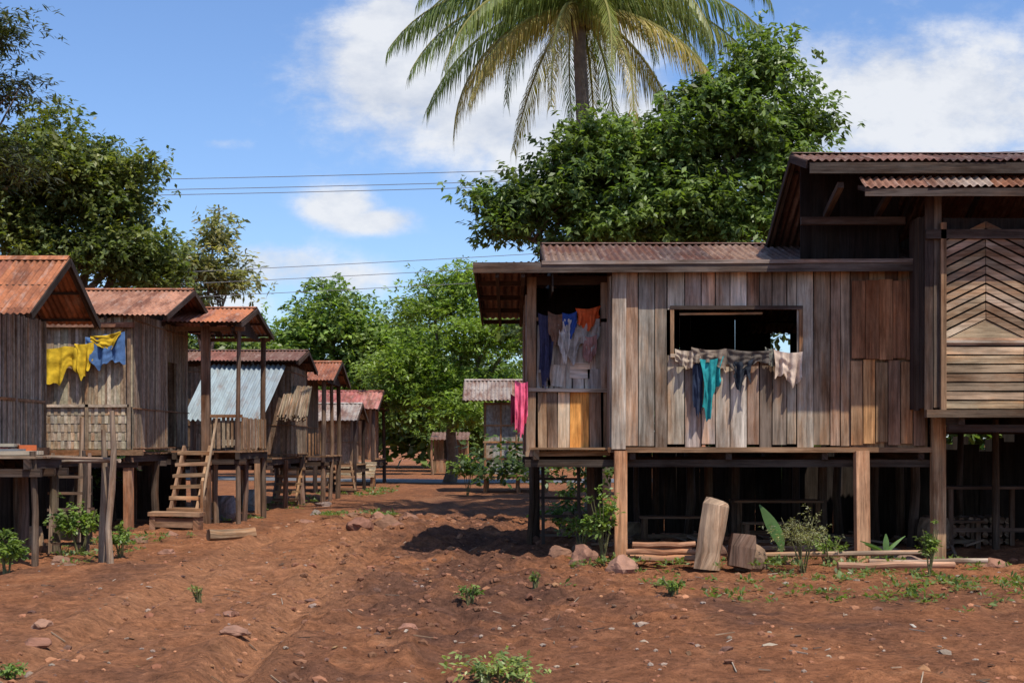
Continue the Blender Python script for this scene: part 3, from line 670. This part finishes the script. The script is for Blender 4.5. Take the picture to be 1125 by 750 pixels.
tree('mango_tree',(-11,34.5),[(-11.1,34,7.9,1.7,1.8,1.6),(-9.9,34,7.3,1.2,1.5,1.1),(-12.3,34,6.8,1.6,1.6,1.6),(-9.2,34,6.1,1.1,1.3,.8),(-10.7,34,6.0,1.6,1.4,1.1),(-8.7,34.2,5.5,.8,1,.5),(-9.0,34,8.0,.6,.8,.4)],
     .3,850,77,.30,.165,(.115,.15,.05),width=.25,droop=.4,lo=.3,yel=.6)
tree('feathery_tree',(-9.4,22.6),[(-8.6,22.3,7.15,1.2,1.2,.5),(-8.5,22.3,5.9,1.1,1.1,.8),(-8.4,22.3,8.0,.9,1,.4)],.2,320,35,.2,.14,(.045,.055,.02),width=.12,lo=.2)
tree('sparse_tree',(-12.8,60),[(-13.3,60,8.8,1.5,1.5,1.5),(-11.9,60,8.3,1.1,1.3,1.4),(-12.6,60,10.2,.8,.9,1.2),(-14,60,7.6,1.2,1.2,1.0)],.22,200,35,.30,.30,(.24,.25,.14),width=.2,lo=.1,yel=.5)
LG=(.17,.255,.05)
tree('acacia_tree',(-2.6,58),[(-4.2,57,4.4,1.5,1.8,1.6),(-3.2,58,6.9,1.6,1.8,1.3),(-1.6,58,7.8,1.7,1.8,1.1),(-1.2,57,5.5,2.0,2,1.6),(.4,58,6.2,1.7,2,2.0),(-2.8,57,3.7,2.0,1.8,1.4),(-.3,57,3.2,1.9,1.8,1.5),(-4.6,57,3.2,.9,1.2,.8),(-1.6,55.5,2.6,1.5,1.5,1.3)],.25,1450,42,.42,.21,LG,width=.2,droop=.2,shape=(1,1,.35),lo=.35)
tree('broadleaf_tree',(-9,72),[(-12,72,5.5,2.6,2,2.2),(-9,72,7.2,2.5,2,1.9),(-7,72,5.0,2.2,2,2.5),(-9.5,72,4,2.5,2,2),(-9.4,72,9.3,.55,.6,.5),(-5.6,72,6.2,1.8,2,1.8)],.3,1000,42,.55,.32,(.17,.25,.065),width=.25)
tree('broadleaf_tree',(-3.5,82),[(-6,82,3.2,2.6,2,3),(-3,82,4,2.6,2,3.2),(0,82,3.4,2.6,2,3),(-2,80,2.0,3,1.5,1.8)],.3,700,35,.5,.36,(.11,.17,.045),width=.25)
tree('broadleaf_tree',(-15,66),[(-15,66,5,2.5,2,2.5),(-18,66,6,2.5,2,3),(-12.5,66,4.5,2,2,2)],.3,600,35,.5,.36,(.12,.17,.05),width=.25)
tree('broadleaf_tree',(9.5,34),[(8.5,34,4.5,2,1.6,1.8),(11,34,5,2.2,1.8,2),(13,34,4.5,2,1.6,2)],.25,600,35,.35,.26,G1,width=.25)
tree('broadleaf_tree',(2.6,42),[(1.8,41,5.2,1.5,2,1.2),(3.2,43,5.2,2,2.5,1.6),(1.9,37,4.6,1.2,1.8,.9)],.25,420,35,.35,.26,G1,width=.25)
el=[]
for i in range(90):
    x=-95+i*2.15; hgt=R(3.2,5.2)
    el.append((x,R(92,108),hgt*.55,R(2.5,3.6),3,hgt)) ; 
    if i%2==0: el.append((x,R(92,105),hgt*1.3,2.4,2.4,2.6))
crown('distant_trees',el,3600,28,.8,.75,(.13,.19,.065),None,width=.32,lo=.3)
el=[(R(-.2,13),R(28,33),R(.6,1.1),R(.8,1.4),.9,R(.7,1.1)) for i in range(16)]
crown('shrub_thicket',el,420,28,.22,.17,(.06,.10,.025),None)
el=[(R(-16,-9),R(24,40),R(.5,1.),R(.8,1.4),.9,R(.7,1.1)) for i in range(14)]
crown('shrub_thicket',el,260,28,.22,.17,(.05,.095,.02),None)

# palm
P=empty('coconut_palm'); px_,py_,pz_=1.48,31.9,11.5
mb=MB(); pts=[];rad=[]
for i in range(40):
    t=i/39; pts.append((px_+.35*math.sin((1-t)*1.6),py_+.1*t,t*pz_-.1)); rad.append(.20-.06*t+(.010 if i%2 else 0))
mb.tube(pts,rad,12,(.20,.155,.125)); 
for i in range(14):
    a=i*.63; mb.tube([(px_+.15*math.cos(a),py_+.15*math.sin(a),pz_-.35),(px_+.3*math.cos(a),py_+.3*math.sin(a),pz_-.6)],[.13,.07],6,(.16,.12,.05))
mb.obj('trunk',M_bark,P,True)
fm=MB(); nf=34
for k in range(nf):
    az=k*2.39996+R(-.2,.2); t_=k/nf; e0=math.radians(64-82*t_+R(-8,8)); drop=math.radians(118+R(-12,16)-50*t_)
    Lf=R(4.8,5.5)*(1-.12*t_); steps=58; p=Vector((px_,py_,pz_-.1)); hd=Vector((math.cos(az),math.sin(az),0)); side=Vector((-math.sin(az),math.cos(az),0))
    base=random.choice([(.13,.175,.045),(.17,.21,.055),(.22,.24,.065)]) if t_<.75 else ((.38,.30,.10) if random.random()<.6 else (.24,.23,.07)); line=[]
    sway=R(-.35,.35)
    for i in range(steps+1):
        t=i/steps; e=max(-1.5,e0-drop*t**1.05); dirv=(hd*math.cos(e)+Vector((0,0,math.sin(e)))+side*sway*t*.5).normalized(); line.append((p.copy(),dirv)); p=p+dirv*(Lf/steps)
    ln=[q[0] for q in line[::4]]+[line[-1][0]]
    fm.tube(ln,[max(.006,.05-.044*i/len(ln)) for i in range(len(ln))],5,(.36,.33,.12),cap=False)
    for i in range(4,steps+1):
      for half in (0,.5):
        t=i/steps; q,dv=line[i]; q=q-dv*(Lf/steps)*half
        ll=max(.40,1.05*max(0.,math.sin(min(1,t*1.05)*math.pi*.82+.38))**.6*R(.75,1.12))
        for s in (-1,1):
            if random.random()<.06: continue
            sd=side*s; d1=(sd*.50+dv*.60+Vector((0,0,-.45+R(-.3,.15)))).normalized(); d2=(d1*.35+Vector((R(-.15,.15),R(-.15,.15),-1.0))+dv*.15).normalized()
            w=Vector(dv)*.021; c=jc(base,.35); a1=q+d1*ll*.38; tip=a1+d2*ll*.72
            fm.face([q-w*.5,q+w*.5,a1+w,a1-w],c); fm.face([a1-w,a1+w,tip],c)
fm.obj('fronds',M_leaf,P)

def shrub(name,x,y,r,h,n,leaf,col,width=.25,trunkless=False):
    S=empty(name); z=gh(x,y)
    crown('leaves',[(x,y,z+h*.55,r,r,h*.5)],n,21,r*.22,leaf,col,S,width=width,lo=.05)
    mb=MB()
    for i in range(6):
        a=R(0,6.28); mb.tube([(x+R(-.04,.04),y+R(-.04,.04),z-.05),(x+r*.4*math.cos(a),y+r*.4*math.sin(a),z+h*.5),(x+r*.8*math.cos(a),y+r*.8*math.sin(a),z+h*.9)],[.012,.009,.004],4,(.15,.14,.06),cap=False)
    mb.obj('stems',M_bark,S)
SG=(.13,.20,.045)
shrub('leafy_shrub',1.22,19.0,.22,.95,34,.08,SG)
shrub('leafy_shrub',1.0,20.2,.26,.6,22,.08,SG)
shrub('leafy_shrub',3.75,18.3,.36,.80,80,.045,(.22,.23,.13),.12)
shrub('leafy_shrub',4.2,18.9,.28,.40,22,.05,SG)
shrub('leafy_shrub',5.0,17.0,.12,.62,30,.045,SG)
shrub('leafy_shrub',-5.45,19.8,.18,.45,20,.08,SG)
shrub('leafy_shrub',-6.2,20.4,.30,.75,44,.08,SG)
shrub('leafy_shrub',-6.3,17.7,.20,.5,30,.08,SG)
shrub('leafy_shrub',.9,25,.4,.7,40,.1,SG)
shrub('leafy_shrub',-1.4,44.5,.45,1.2,46,.14,SG)
shrub('weed_plant',-.1,9.6,.26,.16,26,.055,(.22,.28,.09),.2)
shrub('weed_plant',-.42,14.2,.10,.2,8,.055,SG)
shrub('weed_plant',1.65,14.6,.13,.18,10,.05,SG)
shrub('weed_plant',.25,15.2,.06,.2,6,.04,SG)
shrub('weed_plant',-3.1,14.0,.07,.15,5,.04,(.15,.18,.06))
shrub('weed_plant',-3.5,9.9,.12,.1,7,.045,SG)
def broad(name,x,y,specs):
    S=empty(name); mb=MB(); z=gh(x,y)
    for (az,L,lean) in specs:
        d=Vector((math.cos(az),math.sin(az)*.6,0)); w=L*.085; prev=None
        for i in range(13):
            t=i/12; p=Vector((x,y,z))+d*(L*lean*t*t)+Vector((0,0,L*(t-.35*lean*t*t))); ww=w*math.sin(math.pi*min(1,max(0,(t-.25)/.75)))+.008
            s=Vector((.8,-.3,.2)).normalized(); cp=Vector((0,0,-ww*.35))
            cur=(p-s*ww+cp,p,p+s*ww+cp)
            if prev:
                for a,b in((0,1),(1,2)): mb.face([prev[a],prev[b],cur[b],cur[a]],jc((.14,.25,.07),.1))
            prev=cur
    mb.obj('leaves',M_leaf,S)
broad('banana_plant',3.7,19.5,[(2.4,.95,.4),(1.9,.6,.2)])
broad('banana_plant',5.0,19.0,[(2.7,.4,.9),(.5,.45,.7),(1.5,.4,.2),(3.4,.35,.9)])
n=0;cs=[];
while n<240:
    x=R(.5,8.5);y=R(12.5,18.8)
    if random.random()<max(.015,gauss(x,y,5.4,15.7,2.6,1.6)): cs.append((x,y,gh(x,y)+.02));n+=1
cs+=[(R(.8,6.6),R(17.9,19.2),0.06) for i in range(90)]+[(R(-6.8,-5.4),R(18,24),0.06) for i in range(50)]
cs+= [(R(-7,-5.1),R(28,45),.05) for i in range(50)]+[(-3.3+R(-.8,.8),31+R(-1.0,1.0),.08) for i in range(40)]+[(-4.2+R(-.5,.5),46+R(-5,3),.08) for i in range(40)]
cs=np.array(cs); k=12; c=np.repeat(cs,k,0)+rng.normal(size=(len(cs)*k,3))*np.array([.045,.045,.008]); nn=len(c)
a=unit(rng.normal(size=(nn,3))*np.array([1,1,.3])+np.array([0,0,.6])); s=unit(np.cross(a,np.array([0,0,1.])+rng.normal(size=(nn,3))*.3)); L=rng.uniform(.03,.085,nn)*(1+np.repeat(cs[:,1],k)/60)
leaf_object('ground_weeds',c,a,s,L,L*.2,np.array([[.15,.20,.06]])*rng.uniform(.6,1.3,(nn,1)),None)

# ================================================================= rocks, logs, debris
def rockmesh(mb,x,y,r,sq=.7,col=(.26,.12,.075),z=None,el=(1,1)):
    import bmesh
    bm=bmesh.new(); bmesh.ops.create_icosphere(bm,subdivisions=3 if r>.08 else 1,radius=1); o=R(0,99); g=gh(x,y) if z is None else z
    planes=[Vector((R(-1,1),R(-1,1),R(-.2,1))).normalized() for _ in range(8)]
    for v in bm.verts:
        q=v.co.copy()
        for pl in planes:
            dd=q.dot(pl)-.68
            if dd>0: q-=pl*dd
        n_=noise.noise(q*1.3+Vector((o,0,0)))*.35+noise.noise(q*4+Vector((o,5,0)))*.10
        q=q*(1+n_); v.co=Vector((x+q.x*r*el[0],y+q.y*r*el[1],g+r*sq*.30+q.z*r*sq))
    c=jc(col,.25)
    for f in bm.faces: mb.face([v.co.copy() for v in f.verts],c)
    bm.free()
RC=(.26,.135,.085)
for x,y,r,sq,c in [(.95,18.9,.20,.9,RC),(1.40,18.4,.22,.9,(.28,.15,.10)),(3.12,18.6,.26,1.0,(.20,.12,.08)),(2.85,20.0,.22,.8,(.16,.09,.06)),(1.0,20.4,.16,.7,RC),(4.75,18.5,.16,.6,(.22,.2,.17)),(5.5,18.6,.13,.6,RC),
   (5.25,18.9,.2,.6,(.3,.2,.14)),(6.4,19,.2,.6,RC),(3.7,19.2,.18,.7,RC),(4.4,19.4,.15,.7,RC),(5.1,19.6,.22,.7,(.2,.14,.1)),(.7,19.8,.18,.7,RC),(-5.9,18.6,.17,.6,RC),(-2.3,26.3,.26,.7,RC),(-2.7,25.4,.22,.7,(.24,.12,.08)),(-2.0,27.4,.2,.6,RC),(-2.5,26.9,.2,.6,RC),(-2.1,25.9,.13,.6,RC),(-4.2,28.8,.2,.4,RC),(-3.6,32,.2,.4,RC),(-5.9,24.6,.14,.5,RC),(-4.4,32,.16,.5,(.3,.24,.2)),(-4.8,36,.2,.5,(.3,.22,.18)),(-2.25,11.6,.12,.35,RC),(-4.1,12.4,.12,.5,RC),(-3.75,11.2,.13,.4,(.28,.13,.08)),(-6.0,23,.15,.5,RC),(-2.9,27.0,.14,.5,RC),(-5.1,21.0,.12,.5,RC),(-4.6,24.2,.12,.4,RC),(-2.6,13.2,.10,.4,RC),(-.9,12.4,.09,.5,RC),(.3,13.1,.08,.5,RC)]:
    mb=MB(); rockmesh(mb,x,y,r,sq,c,el=(R(.9,1.3),R(.8,1.1))); mb.obj('rock',M_rock,None,False)
mb=MB()
for i in range(1700):
    y=8.5+24*random.random()**1.4; x=R(-.42,.42)*y
    r=R(.008,.03)*(1+1.1*(random.random()<.16)); rockmesh(mb,x,y,r,.6,random.choice([(.30,.13,.07),(.38,.18,.09),(.16,.085,.06),(.32,.24,.18),(.34,.15,.08)]),el=(R(.8,1.4),1))
for i in range(420):
    x=random.gauss(-.8,1.3);y=random.gauss(16,4); rockmesh(mb,x,y,R(.02,.065),.6,(.20,.09,.05))
for i in range(160):
    x=random.gauss(-2.2,1.0);y=random.gauss(27,2.2); rockmesh(mb,x,y,R(.03,.09),.5,(.26,.12,.065))
mb.obj('scattered_stones',M_rock,None,False)
mb=MB()
for i in range(170):
    y=R(9,22);x=R(-.4,.4)*y;a=R(0,3.14);l=R(.05,.22);g=gh(x,y)+.012
    mb.beam((x,y,g),(x+l*math.cos(a),y+l*math.sin(a),gh(x+l*math.cos(a),y+l*math.sin(a))+.015),.008,.008,random.choice([(.3,.22,.15),(.12,.08,.06),(.4,.32,.24)]))
for i in range(120):
    y=R(10,20);x=R(-.4,.4)*y;g=gh(x,y)+.01;mb.box((x,y,g),(R(.03,.07),R(.02,.05),.004),(R(-.4,.4),R(-.4,.4),R(0,3)),random.choice([(.28,.18,.09),(.14,.09,.06),(.5,.45,.38),(.2,.12,.07)]))
for i in range(70):
    x=R(1,7);y=R(19.6,24);a=R(0,3.14);l=R(.2,.7);mb.beam((x,y,gh(x,y)+.04),(x+l*math.cos(a),y+l*math.sin(a),gh(x,y)+R(.04,.15)),.04,.03,jc((.22,.16,.12),.4))
mb.obj('ground_litter',M_wood)
def log(name,a,b,r,col=(.33,.21,.13),n=9):
    mb=MB(); a=Vector(a);b=Vector(b); pts=[a.lerp(b,t)+Vector((0,R(-.02,.02),R(-.012,.012))) for t in (0,.25,.5,.75,1)]
    mb.tube(pts,[r*R(.88,1.05) for _ in pts],n,col,jit=.08); return mb.obj(name,M_wood,None,False)
log('fallen_log',(-4.95,23.2,.10),(-4.25,23.5,.12),.11,(.28,.19,.12))
lp=empty('log_pile')
for i,(z,y) in enumerate([(.04,18.7),(.04,18.9),(.12,18.8),(.04,19.1),(.13,19.0),(.20,18.95)]):
    o=log('log',(1.6+R(-.1,.1),y,z+.05),(2.55+R(-.2,.2),y+R(-.08,.08),z+.05),.042,jc((.38,.21,.12),.25)); o.parent=lp
mb=MB(); 
mb.tube([(2.50,18.35,-.02),(2.52,18.36,.2),(2.57,18.38,.5),(2.62,18.4,.80),(2.64,18.41,.86)],[.17,.155,.165,.17,.15],12,(.38,.26,.17),jit=.14); mb.obj('tree_stump',M_wood)
mb=MB(); mb.tube([(2.95,18.35,.0),(3.0,18.38,.25),(3.02,18.4,.42)],[.17,.18,.16],9,(.19,.12,.085),jit=.15); mb.obj('wood_block',M_wood)
log('fallen_log',(4.1,17.9,.06),(5.6,18.0,.07),.045,(.38,.22,.14)); log('fallen_log',(4.6,18.35,.07),(6.1,18.25,.09),.04,(.4,.3,.22)); log('fallen_log',(3.0,20.3,.1),(4.3,20.1,.12),.05,(.3,.18,.12))
log('fallen_log',(3.2,19.0,.12),(5.4,18.75,.16),.035,(.36,.25,.17))
F_=empty('wooden_stake_fence')
mb=MB()
for x,y,z,w,c in [(-5.42,18.8,1.78,.070,(.26,.19,.13)),(-5.13,18.2,2.02,.075,(.26,.19,.135)),(-6.65,21.9,2.0,.08,(.32,.22,.15)),(-5.62,19.6,1.5,.06,DARK),(-5.27,18.5,1.3,.06,(.18,.13,.09)),(-6.2,20.6,1.5,.06,DARK)]:
    mb.tube([(x,y,gh(x,y)-.1),(x+R(-.04,.04),y,z*.25),(x+R(-.04,.04),y,z*.5),(x+R(-.04,.04),y,z*.75),(x+R(-.03,.03),y,z)],[w*.66,w*.56,w*.6,w*.5,w*.42],8,c,jit=.15)
mb.tube([(-6.7,20.5,1.33),(-5.9,19.3,1.36),(-5.05,18.3,1.38)],[.03,.03,.028],6,(.25,.19,.14))
mb.tube([(-6.5,19.2,1.42),(-5.2,18.4,1.40)],[.025,.025],6,(.3,.22,.16))
mb.obj('stakes',M_wood,F_)
def table(name,x,y,w,d,h,col):
    mb=MB()
    for i in range(int(d/.12)): mb.box((x,y-d/2+.06+i*.12,h),(w,.113,.035),None,jc(col))
    for sx in(-1,1):
        for sy in(-1,1): mb.box((x+sx*(w/2-.08),y+sy*(d/2-.06),h/2-.02),(.07,.07,h),None,jc(col))
    mb.box((x,y-d/2+.07,h*.35),(w-.1,.04,.06),None,jc(col)); mb.obj(name,M_wood)
TB=(.15,.10,.07)
table('wooden_table',4.05,21.9,1.35,.7,.72,TB); table('wooden_bench',2.6,22.3,1.2,.4,.45,TB); table('wooden_table',7.0,21.2,1.3,.8,.95,(.12,.08,.06)); table('wooden_bench',6.5,21.1,.9,.35,.45,(.12,.085,.06)); table('wooden_bench',3.9,21.2,1.0,.35,.42,TB)
def basket(x,y,r,h,col,name='basket'):
    mb=MB(); g=gh(x,y); mb.tube([(x,y,g),(x,y,g+h*.3),(x,y,g+h*.7),(x,y,g+h)],[r*.75,r,r*.95,r*.8],14,col); mb.obj(name,M_bamboo)
basket(3.2,22.5,.22,.4,(.20,.15,.1)); basket(6.2,20.9,.25,.45,(.18,.13,.09)); basket(1.9,22.8,.2,.35,(.2,.15,.1)); basket(-7.2,21.2,.22,.4,(.3,.22,.15)); basket(-6.2,34,.25,.5,(.25,.3,.33),'water_jar'); basket(-5.9,29.3,.22,.5,(.2,.2,.22),'water_jar')
fw=empty('firewood_stack')
for i in range(34):
    z=.08+(i//9)*.1; y=24.6+R(-.05,.05); x=.9+(i%9)*.11+R(-.02,.02)
    o=log('log',(x,y-.3,z),(x,y+.4,z),.05,jc((.24,.16,.11),.3),6); o.parent=fw
fw=empty('firewood_stack')
for i in range(40):
    z=.08+(i//10)*.11; x=6.6+(i%10)*.12+R(-.02,.02)
    o=log('log',(x,22.0,z),(x,22.7,z),.055,jc((.24,.16,.11),.3),6); o.parent=fw

def wire(a,b,sag,r):
    mb=MB(); a=Vector(a);b=Vector(b); pts=[a.lerp(b,i/24)-Vector((0,0,sag*4*(i/24)*(1-i/24))) for i in range(25)]
    mb.tube(pts,r,5,(.20,.20,.21),cap=False); mb.obj('power_line',M_misc)
for dz in (0,.32,.48): wire((-26,44,9.6-dz),(26,41,10.6-dz*1.0),.35,.011)
for dz in (0,.42,.9): wire((-30,52,7.2-dz),(24,48,9.6-dz),.35,.011)
for x,y,z in ((-26,44,9.9),(26,41,10.9),(-30,52,7.6),(24,48,9.9)):
    mb=MB(); mb.tube([(x,y,-.2),(x,y,z)],[.15,.11],10,(.32,.31,.29)); mb.box((x,y,z-.4),(.1,1.4,.12),None,(.25,.2,.16)); mb.obj('utility_pole',M_rock)

# ================================================================= sky, sun, camera
toSun=Vector((.28,-.45,1)).normalized()
elev=math.asin(toSun.z); rot=math.atan2(toSun.x,toSun.y)
w=bpy.data.worlds.new('World'); scene.world=w; w.use_nodes=True; nt=w.node_tree; nt.nodes.clear()
wo=N(nt,'ShaderNodeOutputWorld'); bg=N(nt,'ShaderNodeBackground'); bg.inputs['Strength'].default_value=.095
sky=N(nt,'ShaderNodeTexSky',sky_type='NISHITA'); sky.sun_disc=False; sky.sun_elevation=elev; sky.sun_rotation=rot; sky.air_density=1.0; sky.dust_density=.5; sky.ozone_density=2.0
tc=N(nt,'ShaderNodeTexCoord'); sep=N(nt,'ShaderNodeSeparateXYZ'); nt.links.new(tc.outputs['Generated'],sep.inputs[0])
def M2(op,a,b=None,clamp=False):
    n=N(nt,'ShaderNodeMath',operation=op); n.use_clamp=clamp
    for s_,v in zip(n.inputs,(a,b)):
        if v is None: continue
        if isinstance(v,(int,float)): s_.default_value=v
        else: nt.links.new(v,s_)
    return n.outputs[0]
yy=M2('MAXIMUM',M2('ABSOLUTE',sep.outputs[1]),.15)
U=M2('DIVIDE',sep.outputs[0],yy); V=M2('DIVIDE',sep.outputs[2],yy)
cmb=N(nt,'ShaderNodeCombineXYZ'); nt.links.new(U,cmb.inputs[0]); nt.links.new(V,cmb.inputs[1]); uv=cmb.outputs[0]
na=noisetex(nt,mapping(nt,uv,(1,1.6,1)),12,10,.62); nb=noisetex(nt,mapping(nt,uv,(1,1.5,1)),36,7,.65)
tot=None
for (u0,v0,ru,rv,wt) in [(-.055,.262,.10,.060,1.4),(.0,.243,.11,.060,1.35),(-.085,.295,.042,.030,1.2),(.045,.225,.08,.055,1.3),(.02,.20,.06,.03,1.1),(-.135,.258,.055,.014,.6),(.06,.29,.07,.05,1.0),
      (-.122,.166,.034,.018,1.2),(-.100,.156,.042,.012,1.1),(-.16,.125,.06,.022,.85),(-.12,.115,.05,.018,.9),(-.20,.10,.05,.02,.7),(-.203,.211,.03,.006,.55),(.30,.24,.18,.065,1.05),(.20,.215,.10,.05,1.0),(.36,.235,.10,.03,1.0),(-.28,.05,.3,.05,.5),(.7,.3,.3,.08,.9),(-.8,.35,.3,.09,.9)]:
    du=M2('MULTIPLY',M2('SUBTRACT',U,u0),1/ru); dv=M2('MULTIPLY',M2('SUBTRACT',V,v0),1/rv)
    r2=M2('ADD',M2('MULTIPLY',du,du),M2('MULTIPLY',dv,dv)); g=M2('MULTIPLY',M2('POWER',2.718,M2('MULTIPLY',r2,-1.0)),wt)
    tot=g if tot is None else M2('MAXIMUM',tot,g)
dens=M2('ADD',tot,M2('MULTIPLY',M2('SUBTRACT',na,.5),1.5)); dens=M2('ADD',dens,M2('MULTIPLY',M2('SUBTRACT',nb,.5),.6))
mr=N(nt,'ShaderNodeMapRange',interpolation_type='SMOOTHSTEP'); nt.links.new(dens,mr.inputs[0]); mr.inputs[1].default_value=.28; mr.inputs[2].default_value=1.0
fac=M2('MULTIPLY',mr.outputs[0],M2('MULTIPLY',tot,1.8,True),True)
cc_=ramp(nt,na,[(.32,(6.0,6.6,7.8)),(.58,(9.1,9.3,9.7))])
tint=mix(nt,sky.outputs[0],(1.28,1.48,1.82),1.0,'MULTIPLY')
cs_=mix(nt,tint,cc_,M2('MULTIPLY',fac,.93)); nt.links.new(cs_,bg.inputs[0]); nt.links.new(bg.outputs[0],wo.inputs[0])

sl=bpy.data.lights.new('sun','SUN'); sl.energy=5.0; sl.angle=math.radians(.5); sl.color=(1,.94,.83)
so=bpy.data.objects.new('sun',sl); COL.objects.link(so); so.rotation_euler=toSun.to_track_quat('Z','Y').to_euler(); so.location=(5,-5,20)
cd=bpy.data.cameras.new('camera'); cam=bpy.data.objects.new('camera',cd); COL.objects.link(cam)
cam.location=(0,0,1.6); cam.rotation_euler=(math.radians(90),0,0); cd.lens=50; cd.sensor_width=36; cd.shift_y=112/1125; cd.clip_end=5000
scene.camera=cam
scene.view_settings.view_transform='Standard'; scene.view_settings.look='None'; scene.view_settings.exposure=0
